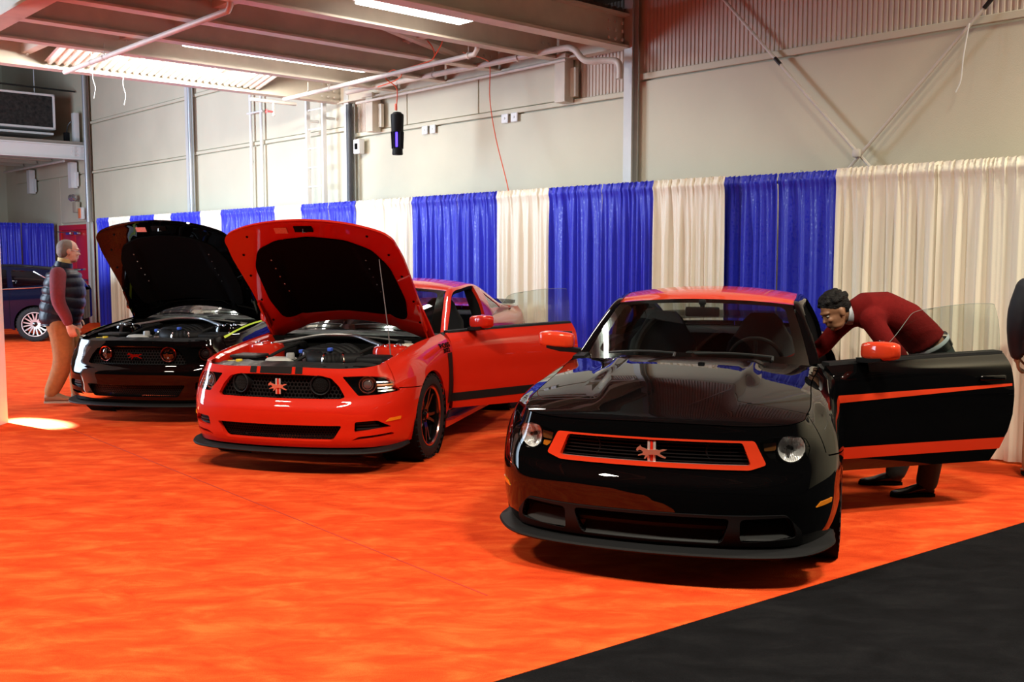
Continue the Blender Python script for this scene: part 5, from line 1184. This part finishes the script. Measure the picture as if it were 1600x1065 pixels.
def hand(b, wrist, palm_dir, back_dir, curl=.5, s=1.0, thumb_side=1):
    w = Vector(wrist); d = Vector(palm_dir).normalized(); bk = Vector(back_dir); bk = (bk - d*bk.dot(d)).normalized(); sd = d.cross(bk)*thumb_side
    limb(b, [w - d*.02, w + d*.03*s], [.026*s,.028*s], 10)
    for j in np.linspace(-1, 1, 5): limb(b, [w + d*.02*s + sd*.024*j*s, w + d*.085*s + sd*.030*j*s], [.015*s,.013*s], 8)
    for j, L in ((-1.0,.060),(-.33,.072),(.33,.078),(1.0,.070)):
        p = w + d*.088*s + sd*.031*j*s; pts = [p]; a = 0
        for seg in (.45,.32,.23):
            a += curl*.75; q = (d*math.cos(a) - bk*math.sin(a)); p = p + q*L*seg*s; pts.append(p)
        limb(b, [tuple(q) for q in pts], [.0105*s,.0098*s,.009*s,.0075*s], 8, 3)
    p = w + d*.03*s + sd*.026*s; pts = [p, p + (d*.5+sd*.75-bk*.3)*.034*s, p + (d*.85+sd*.75-bk*.5)*.06*s, p + (d*1.15+sd*.55-bk*.7)*.078*s]
    limb(b, [tuple(q) for q in pts], [.014*s,.012*s,.011*s,.009*s], 8, 3)
def head(b, c, fwd, up, s=1.0):
    f = Vector(fwd).normalized(); u = Vector(up); u = (u - f*u.dot(f)).normalized(); l = u.cross(f); M = Matrix(((f.x,l.x,u.x,c[0]),(f.y,l.y,u.y,c[1]),(f.z,l.z,u.z,c[2]),(0,0,0,1))) @ Matrix.Scale(s, 4)
    b.ell((-.012,0,.032), (.098,.077,.088), 24, 16, M)      # skull
    b.ell((.022,0,-.03), (.072,.066,.085), 20, 12, M)       # face
    b.ell((.050,0,-.085), (.034,.034,.026), 14, 8, M)       # chin
    b.ell((.030,.038,-.072), (.045,.022,.028), 12, 8, M); b.ell((.030,-.038,-.072), (.045,.022,.028), 12, 8, M)   # jaw
    b.ell((.074,0,.028), (.022,.056,.014), 14, 8, M)        # brow
    b.add([Vector(v) for v in ((.084,-.008,.02),(.084,.008,.02),(.084,-.019,-.03),(.084,.019,-.03),(.116,-.007,-.026),(.116,.007,-.026),(.06,0,-.03),(.06,0,.02))], [(0,1,5,4),(0,4,2),(1,3,5),(2,4,5,3),(0,2,6,7),(1,7,6,3),(2,3,6),(0,7,1)], M)   # nose
    b.ell((.104,0,-.024), (.012,.013,.010), 10, 8, M)
    b.ell((.082,0,-.052), (.016,.026,.008), 12, 8, M); b.ell((.080,0,-.064), (.015,.022,.009), 12, 8, M)   # lips
    for sg in (1, -1):
        b.ell((.068,.036*sg,-.022), (.024,.020,.018), 10, 8, M)
        b.ell((-.008,.078*sg,-.004), (.020,.010,.033), 12, 10, M)
    return M
def shoe(name, heel, d, m, parent, L=.29, sole=None, hs=1.0):
    h = Vector(heel); d = Vector(d).normalized(); l = Vector((0,0,1)).cross(d); M = Matrix(((d.x,l.x,0,h.x),(d.y,l.y,0,h.y),(d.z,l.z,1,h.z),(0,0,0,1)))
    b = MB(M); rings = []
    for x, w, t in ((x_, w_, t_*hs) for x_, w_, t_ in ((0,.028,.07),(.02,.036,.085),(.08,.036,.095),(.13,.038,.080),(.19,.046,.056),(.24,.045,.046),(.275,.034,.038),(.29,.015,.028))):
        rings.append([Vector((x*L/.29, 1.15*w*math.cos(a), .018 + max(0, (t-.018))*(.5+.5*math.sin(a)) if True else 0)) for a in np.linspace(0, 2*PI, 16, endpoint=False)])
    b.ring(rings); s = b.build(name, m, parent, 60)
    out = [(-.008,-.026),(.03,-.036),(.10,-.034),(.19,-.048),(.25,-.044),(.29,-.02),(.298,0),(.29,.02),(.25,.044),(.19,.048),(.10,.034),(.03,.036),(-.008,.026)]
    b = MB(M); b.prism([(x*L/.29, y) for x, y in out], 0, .022); b.build('sole', sole or VOID, s, 40)
    return s
SKIN1 = mat('tan_skin', (.27,.125,.065), .5, noise=.06, nscale=30); SKIN2 = mat('fair_skin', (.58,.33,.24), .5, noise=.06, nscale=30)
HAIRK = mat('black_hair', (.005,.004,.004), .6, spec=.2, bump=.9, bscale=55, stretch=(1,1,2.5)); HAIRG = mat('short_grey_hair', (.20,.16,.13), .7, bump=.6, bscale=180)
SWEAT = mat('maroon_sweater', (.14,.007,.007), .95, spec=.1, bump=.35, bscale=220, noise=.1, nscale=40); TROU = mat('dark_green_trousers', (.022,.028,.026), .85, noise=.15, nscale=60)
SHIRTM = mat('light_shirt', (.48,.50,.54), .8, spec=.2); KSHOE = mat('black_leather', (.008,.008,.008), .25)
VEST = mat('navy_quilted_vest', (.003,.004,.014), .45, spec=.3, bump=.2, bscale=40); PLUM = mat('plum_shirt', (.17,.025,.035), .85, noise=.1, nscale=40); TAN = mat('tan_trousers', (.29,.125,.035), .85, noise=.12, nscale=25); TANSH = mat('tan_suede', (.26,.15,.085), .8)
EYEW = mat('eye_white', (.32,.28,.25), .5, spec=.2); EYEK = mat('eye_dark', (.01,.008,.006), .2)
def eyes(M, parent):
    for sg in (1, -1):
        b = MB(M); b.ell((.0765,.032*sg,.006), (.010,.013,.0065), 12, 8); e = b.build('eye', EYEW, parent)
        b = MB(M); b.ell((.0845,.032*sg,.004), (.0045,.007,.0055), 10, 6); b.build('pupil', EYEK, e)

# ---- man bending into the black coupe (local: x towards the car, y to his left, z up)
pm = empty('person', (2.80, 6.90, 0), R(180), 'person in maroon sweater bending through the open door of the black coupe', 'person')
hipz = .965; HIP = (-.13,0,.96)
sec = [((-.15,0,.90),.165,.125),((-.10,0,1.00),.165,.125),((-.03,0,1.10),.16,.115),((.09,0,1.20),.175,.125),((.24,0,1.265),.195,.130),((.36,0,1.27),.19,.115),((.44,0,1.255),.10,.075),((.47,0,1.25),.055,.055)]
sh = {1:(.385,.195,1.225), -1:(.385,-.195,1.225)}
arm = {1:[sh[1],(.30,.25,1.08),(.20,.24,.945),(.36,.22,.86),(.50,.20,.82)], -1:[sh[-1],(.48,-.22,1.12),(.60,-.18,1.00),(.76,-.12,.93),(.88,-.06,.90)]}
leg = {1:[(-.14,.10,.90),(-.12,.12,.50),(-.06,.13,.10)], -1:[(-.14,-.10,.90),(-.10,-.16,.50),(.03,-.20,.10)]}
hc = (.57,.02,1.262); hf = (.83,.20,-.42); hu = (.42,0,.9)
b = MB(); trunk(b, sec, (0,1,0), grow=-.012)
limb(b, [(.44,0,1.25),(.53,.01,1.25)], [.062,.058]); M = head(b, hc, hf, hu, 1.02)
for s in (1, -1):
    limb(b, arm[s], [.055,.045,.042,.034,.027]); limb(b, leg[s], [.08,.055,.042])
    d = Vector(arm[s][-1]) - Vector(arm[s][-2]); hand(b, arm[s][-1], d, (0,.2,1), .35, 1.0, -s)
body = remesh(b, 'body', SKIN1, pm, .0065, 3)
eyes(M, body)
b = MB(); trunk(b, [((-.065,0,1.055),.165,.120)] + sec[2:], (0,1,0), grow=.014)
for s in (1, -1):
    b.ell(tuple(Vector(sh[s]) + Vector((-.02,0,.0))), (.085,.07,.085)); limb(b, arm[s][:4] + [tuple(Vector(arm[s][3]).lerp(Vector(arm[s][4]), .75))], [.078,.066,.060,.052,.044])
sw = remesh(b, 'sweater', SWEAT, pm, .012, 5)
b = MB(); b.lathe([(.172,-.02),(.175,-.01),(.174,.008)], 28, Matrix.Translation((-.085,0,1.045)) @ Matrix.Rotation(R(34),4,'Y') @ Matrix.Scale(.82,4,(1,0,0))); b.build('shirt_tail', SHIRTM, pm)
b = MB(); b.lathe([(.172,-.02),(.178,-.018),(.178,.022),(.172,.024)], 28, Matrix.Translation((-.105,0,1.005)) @ Matrix.Rotation(R(30),4,'Y') @ Matrix.Scale(.80,4,(1,0,0))); b.build('belt', KSHOE, pm)
b = MB(); trunk(b, [((-.13,0,.84),.165,.12),((-.14,0,.92),.172,.135),((-.10,0,1.0),.166,.128),((-.085,0,1.02),.164,.126)], (0,1,0), grow=.008)
for s in (1, -1): limb(b, leg[s], [.105,.080,.072])
remesh(b, 'trousers', TROU, pm, .014, 4)
Mc = frame((.465,.005,1.25), (.95,.05,.05)); b = MB(Mc); b.lathe([(.072,-.025),(.076,.0),(.073,.03),(.067,.03),(.068,-.02)], 24); b.build('collar', SHIRTM, pm)
b = MB()
hb = MB(M); rg = random.Random(4)
hb.ell((-.022,0,.055), (.100,.084,.085), 24, 14)
hb.ell((-.06,0,.02), (.062,.075,.075), 18, 10)
for i in range(90):
    t = rg.uniform(0, 6.28); q = rg.uniform(.0, 1.35); r = Vector((-.02 + .098*math.sin(q)*math.cos(t), .082*math.sin(q)*math.sin(t), .055 + .085*math.cos(q)))
    if r.x > .055 and r.z < .10: continue
    k = rg.uniform(.012,.02); hb.ell(tuple(r), (k*1.3, k, k), 8, 6)
remesh(hb, 'hair', HAIRK, pm, .006, 1)
for s, hl, d in ((1, (-.10,.13,0), (1,.05,0)), (-1, (-.01,-.21,0), (1,-.05,0))): shoe('shoe', hl, d, KSHOE, pm)

# ---- walking man in the quilted vest (x forward, y left)
pw = empty('person', (-4.95, 11.0, 0), R(14), 'person in navy quilted vest and tan trousers walking past the black coupe', 'person')
sec = [((-.03,0,.86),.18,.155),((-.03,0,.98),.19,.170),((.0,0,1.12),.195,.180),((.02,0,1.28),.205,.170),((.02,0,1.42),.21,.135),((.02,0,1.50),.13,.09),((.03,0,1.54),.065,.065)]
arm = {-1:[(.0,-.215,1.44),(.0,-.265,1.28),(.01,-.28,1.14),(.07,-.275,1.00),(.10,-.265,.90)], 1:[(.0,.215,1.44),(-.02,.26,1.28),(-.03,.27,1.14),(.02,.26,1.02),(.06,.25,.94)]}
leg = {-1:[(-.02,-.10,.88),(.0,-.11,.50),(-.13,-.11,.16)], 1:[(-.02,.10,.88),(.10,.11,.50),(.10,.11,.14)]}
b = MB(); trunk(b, sec, (0,1,0), grow=-.02); limb(b, [(.02,0,1.50),(.06,0,1.60)], [.066,.062]); M = head(b, (.08,0,1.685), (1,.28,-.06), (0,0,1), 1.08)
for s in (1, -1):
    limb(b, arm[s], [.055,.048,.044,.036,.028]); limb(b, leg[s], [.085,.058,.042]); d = Vector(arm[s][-1]) - Vector(arm[s][-2]); hand(b, arm[s][-1], d, (0,s*1.0,0), .55, 1.05, s)
body = remesh(b, 'body', SKIN2, pw, .007, 3); eyes(M, body)
b = MB()
for s in (1, -1): limb(b, arm[s][:4] + [tuple(Vector(arm[s][4]).lerp(Vector(arm[s][3]), .3))], [.085,.080,.072,.062,.052])
trunk(b, sec[1:6], (0,1,0), grow=.005); remesh(b, 'shirt', PLUM, pw, .014, 4)
b = MB(); qs = []
for i in range(64):
    z = .88 + (.63)*i/63; t = (z-.86)/.64; w = np.interp(z, [s_[0][2] for s_ in sec], [s_[1] for s_ in sec]); dp = np.interp(z, [s_[0][2] for s_ in sec], [s_[2] for s_ in sec]); x = np.interp(z, [s_[0][2] for s_ in sec], [s_[0][0] for s_ in sec])
    puff = .034 + .018*abs(math.sin((z-.90)/.10*PI))**.7 if z < 1.46 else .030
    qs.append(((x,0,z), (w if z < 1.2 else min(w, .195)) + puff*.6, dp + puff))
trunk(b, qs, (0,1,0), 28); remesh(b, 'vest', VEST, pw, .009, 1)
b = MB(); b.lathe([(.095,-.03),(.094,.01),(.086,.040),(.078,.040),(.080,-.02)], 24, Matrix.Translation((.02,0,1.53)) @ Matrix.Rotation(R(12),4,'Y') @ Matrix.Scale(1.15,4,(0,1,0))); b.build('vest_collar', VEST, pw)
b = MB(); b.lathe([(.074,-.02),(.078,.03),(.070,.035)], 24, Matrix.Translation((.035,0,1.575)) @ Matrix.Rotation(R(14),4,'Y')); b.build('shirt_collar', mat('yellow_collar', (.62,.45,.18), .7), pw)
b = MB(); trunk(b, [((-.02,0,.80),.17,.13),((-.02,0,.88),.185,.15),((-.02,0,.98),.185,.15)], (0,1,0), grow=.01)
for s in (1, -1): limb(b, leg[s], [.135,.108,.078])
remesh(b, 'trousers', TAN, pw, .015, 3)
hb = MB(M); hb.ell((-.024,0,.036), (.095,.083,.088), 22, 12); hb.ell((-.055,0,-.005), (.062,.080,.065), 16, 10); remesh(hb, 'hair', HAIRG, pw, .008, 1)
b = MB(M)
for sg in (1, -1): b.lathe([(.020,-.001),(.022,0),(.020,.001)], 20, frame((.098,.033*sg,.006), (1,0,0))); b.tube([(.095,.055*sg,.01),(.0,.082*sg,.012)], .0015, 5)
b.tube([(.10,-.013,.01),(.10,.013,.01)], .0015, 5); b.build('eyeglasses', SILVER, pw)
shoe('shoe', (-.20,-.11,0.03), (1,-.05,0), TANSH, pw, .31, mat('pale_sole', (.42,.33,.26), .8), 1.4); shoe('shoe', (.03,.11,0), (1,.08,0), TANSH, pw, .31, mat('pale_sole', (.42,.33,.26), .8), 1.4)

# ---- passer-by cut by the frame edge
pr = empty('person', (3.97, 7.26, 0), R(70), 'person in dark navy jacket and khaki trousers cut by the picture edge', 'person')
sec = [((0,0,.88),.165,.125),((0,0,1.0),.165,.125),((.0,0,1.14),.17,.125),((.01,0,1.28),.19,.13),((.0,0,1.40),.19,.115),((.0,0,1.47),.10,.075),((.01,0,1.51),.06,.06)]
arm = {s:[(.0,s*.20,1.41),(.0,s*.25,1.26),(.02,s*.26,1.13),(.08,s*.25,1.0),(.12,s*.235,.90)] for s in (1, -1)}
leg = {1:[(0,.09,.88),(.03,.10,.50),(.03,.11,.10)], -1:[(0,-.09,.88),(.01,-.10,.50),(-.03,-.11,.10)]}
b = MB(); trunk(b, sec, (0,1,0), grow=-.012); limb(b, [(.0,0,1.47),(.02,0,1.57)], [.060,.056]); M = head(b, (.035,0,1.645), (1,0,-.05), (0,0,1))
for s in (1, -1):
    limb(b, arm[s], [.05,.045,.042,.034,.027]); limb(b, leg[s], [.08,.056,.042]); d = Vector(arm[s][-1]) - Vector(arm[s][-2]); hand(b, arm[s][-1], d, (0,s,0), .5, 1.0, s)
body = remesh(b, 'body', SKIN1, pr, .008, 3); eyes(M, body)
b = MB(); trunk(b, sec[:6], (0,1,0), grow=.03)
for s in (1, -1): limb(b, arm[s][:4] + [tuple(Vector(arm[s][4]).lerp(Vector(arm[s][3]), .2))], [.085,.074,.068,.06,.05])
remesh(b, 'jacket', mat('dark_navy_jacket', (.010,.012,.020), .7), pr, .014, 4)
b = MB(); trunk(b, [((0,0,.80),.16,.12),((0,0,.90),.17,.135),((0,0,.97),.17,.13)], (0,1,0), grow=.008)
for s in (1, -1): limb(b, leg[s], [.11,.085,.075])
remesh(b, 'trousers', mat('khaki_trousers', (.30,.19,.09), .85, noise=.1, nscale=30), pr, .015, 3)
hb = MB(M); hb.ell((-.024,0,.045), (.096,.082,.085), 20, 12); hb.ell((-.06,0,.0), (.055,.070,.07), 16, 10); remesh(hb, 'hair', HAIRK, pr, .009, 1)
for s in (1, -1): shoe('shoe', (-.06 if s > 0 else -.12, s*.11, 0), (1, s*.06, 0), KSHOE, pr)

# ------------------------------------------------------------------ dark hatchback behind the walking man (x forward, y left)
hbk = empty('hatchback', (-9.24, 19.66, 0), R(195), 'dark navy hatchback parked beyond the walking man', 'car')
XR, XF = -.98, 3.2      # rear axle at 0
_st = [(-.82,.62,.50,.70,.95,.97),(-.76,.74,.35,.62,1.02,1.08),(-.50,.85,.26,.62,1.03,1.34),(0,.89,.24,.62,1.00,1.42),(.6,.90,.22,.60,.97,1.46),(1.2,.90,.22,.60,.94,1.45),(1.7,.90,.22,.60,.92,1.36),(2.2,.90,.22,.60,.90,1.08),(2.7,.89,.24,.60,.86,.93),(3.2,.82,.28,.58,.76,.80),(3.45,.62,.32,.52,.66,.68)]
_fx = [pchip([s[0] for s in _st], [s[i] for s in _st]) for i in range(1, 6)]
def hsurf(x, v):     # v 0 sill .. 1 shoulder
    w, zs_, zm, zb, zr = [f(x) for f in _fx]
    q = np.clip(v, 0, 1); y = w*(1 - .05*(1-q)**2 - .12*np.clip((q-.75)/.25, 0, 1)**2); z = zs_ + (zb-zs_)*q
    return np.stack([x, y, z], -1)
def hgl(x, v):
    w, zs_, zm, zb, zr = [f(x) for f in _fx]; y0 = w*.88; y1 = w*.70
    return np.stack([x, y0+(y1-y0)*v + .02*np.sin(PI*np.clip(v,0,1)), zb+(zr-.05-zb)*v], -1)
def vh(x, z): w, zs_, zm, zb, zr = [f(x) for f in _fx]; return (z-zs_)/(zb-zs_)
arch = [(.36*math.cos(R(a)), .33+.36*math.sin(R(a))) for a in np.linspace(200, -20, 24)]; archf = [(2.62+x, z) for x, z in arch]
for sg in (1, -1):
    fn = hsurf if sg > 0 else mir(hsurf)
    low = [(-.81,.60),(-.62,.34),(-.40,.27)] + arch + [(.42,.25),(2.2,.25)] + archf + [(3.05,.30),(3.44,.34)]
    lo = np.array([(x, vh(x, z)) for x, z in dense(low, .05, closed=False)]); tp = np.stack([np.linspace(3.44,-.81,60), np.ones(60)], 1)
    panel('body_side', fn, [np.concatenate([lo, tp])], NAVY, hbk, .06, flip=(sg < 0) == False, flange=.03)
    gf = hgl if sg > 0 else mir(hgl)
    for nm, L in (('rear_side_window', [(-.30,.18),(.36,.10),(.42,.86),(.0,.84)]), ('side_window', [(.46,.08),(1.30,.06),(1.26,.90),(.50,.88)]), ('front_side_window', [(1.36,.06),(2.05,.06),(1.62,.86),(1.34,.90)])):
        panel(nm, gf, [rcorner(L, .05)], TGLASS, hbk, .08, off=.012, flange=.01, flip=sg > 0)
    xs = np.linspace(-.70, 2.3, 40); P = np.stack([xs, np.full(40, .0)], 1)
    panel('pillar_skin', gf, [np.concatenate([np.stack([xs, np.zeros(40)], 1), np.stack([xs[::-1], np.ones(40)], 1)])], NAVY, hbk, .08, flange=0, flip=sg > 0)
    trimp = gf(np.array([-.38,-.2,0,.5,1,1.5,2.0]), np.full(7, .04)); b = MB(); b.tube([Vector(p)+Vector((0,.012*sg,0)) for p in np.concatenate([[gf(np.array([.02]), np.array([.86]))[0], gf(np.array([-.25]), np.array([.45]))[0]], trimp])], .010, 6); b.build('chrome_trim', CHROME, hbk)
    dl = hsurf(np.array([.62]), vh(np.array([.62]), .84))[0]; b = MB(); b.rbox((dl[0], (dl[1]+.012)*sg, dl[2]), (.20,.03,.035), .012); b.build('door_handle', NAVY, hbk)
    for xx in (.42, 1.33): 
        P = hsurf(np.full(10, xx), np.linspace(.12, .98, 10)); b = MB(); b.tube([(p[0], p[1]*sg, p[2]) for p in P], .004, 4); b.build('door_gap', VOID, hbk)
def hroof(f, x):
    w, zs_, zm, zb, zr = [g(x) for g in _fx]; return np.stack([x, f*w*.70, zr - .05*f*f], -1)
grid('roof_skin', hroof, -1, 1, 16, -.80, 3.3, 50, NAVY, hbk)
def htail(f, t):
    w, zs_, zm, zb, zr = [g(np.full_like(t, -.81)) for g in _fx]; return np.stack([-.80 - .06*np.cos(f*1.3), f*w*1.0, .40 + (.95-.40)*t], -1)
grid('tailgate', htail, -1, 1, 14, 0, 1, 8, NAVY, hbk)
b = MB(); b.box((1.2,0,.30), (3.9,1.2,.12)); b.build('underbody', VOID, hbk)
b = MB(); b.box((1.0,0,.75), (2.6,1.5,.4)); b.build('cabin_block', VOID, hbk)
b = MB(); b.rbox((-.58,0,1.34), (.30,1.1,.035), .015); b.build('roof_spoiler', NAVY, hbk)
b = MB(); P = hgl(np.array([.30]), np.array([.45]))[0]; b.box((.78, hgl(np.array([.78]), np.array([.5]))[0][1]+.016, 1.20), (.30,.004,.26)); b.build('window_sticker', STICK, hbk)
SLV = mat('silver_wheel', (.72,.68,.66), .3, metal=.6)
hw = wheel_parts(SLV, SLV)
for x in (0, 2.62):
    for sg in (1, -1):
        t = link('tire', hw['tire'], hbk, (x, sg*.79, .325)); t.rotation_euler = (R(-90*sg), 0, 0); t.scale = (.94, .94, .85)
        for n, k in (('rim','rim'),('rim_lip','lip'),('hub','hub')): link(n, hw[k], t)
        for i in range(8): link('spoke', hw['spoke'], t, None, (0, 0, 2*PI*i/8))
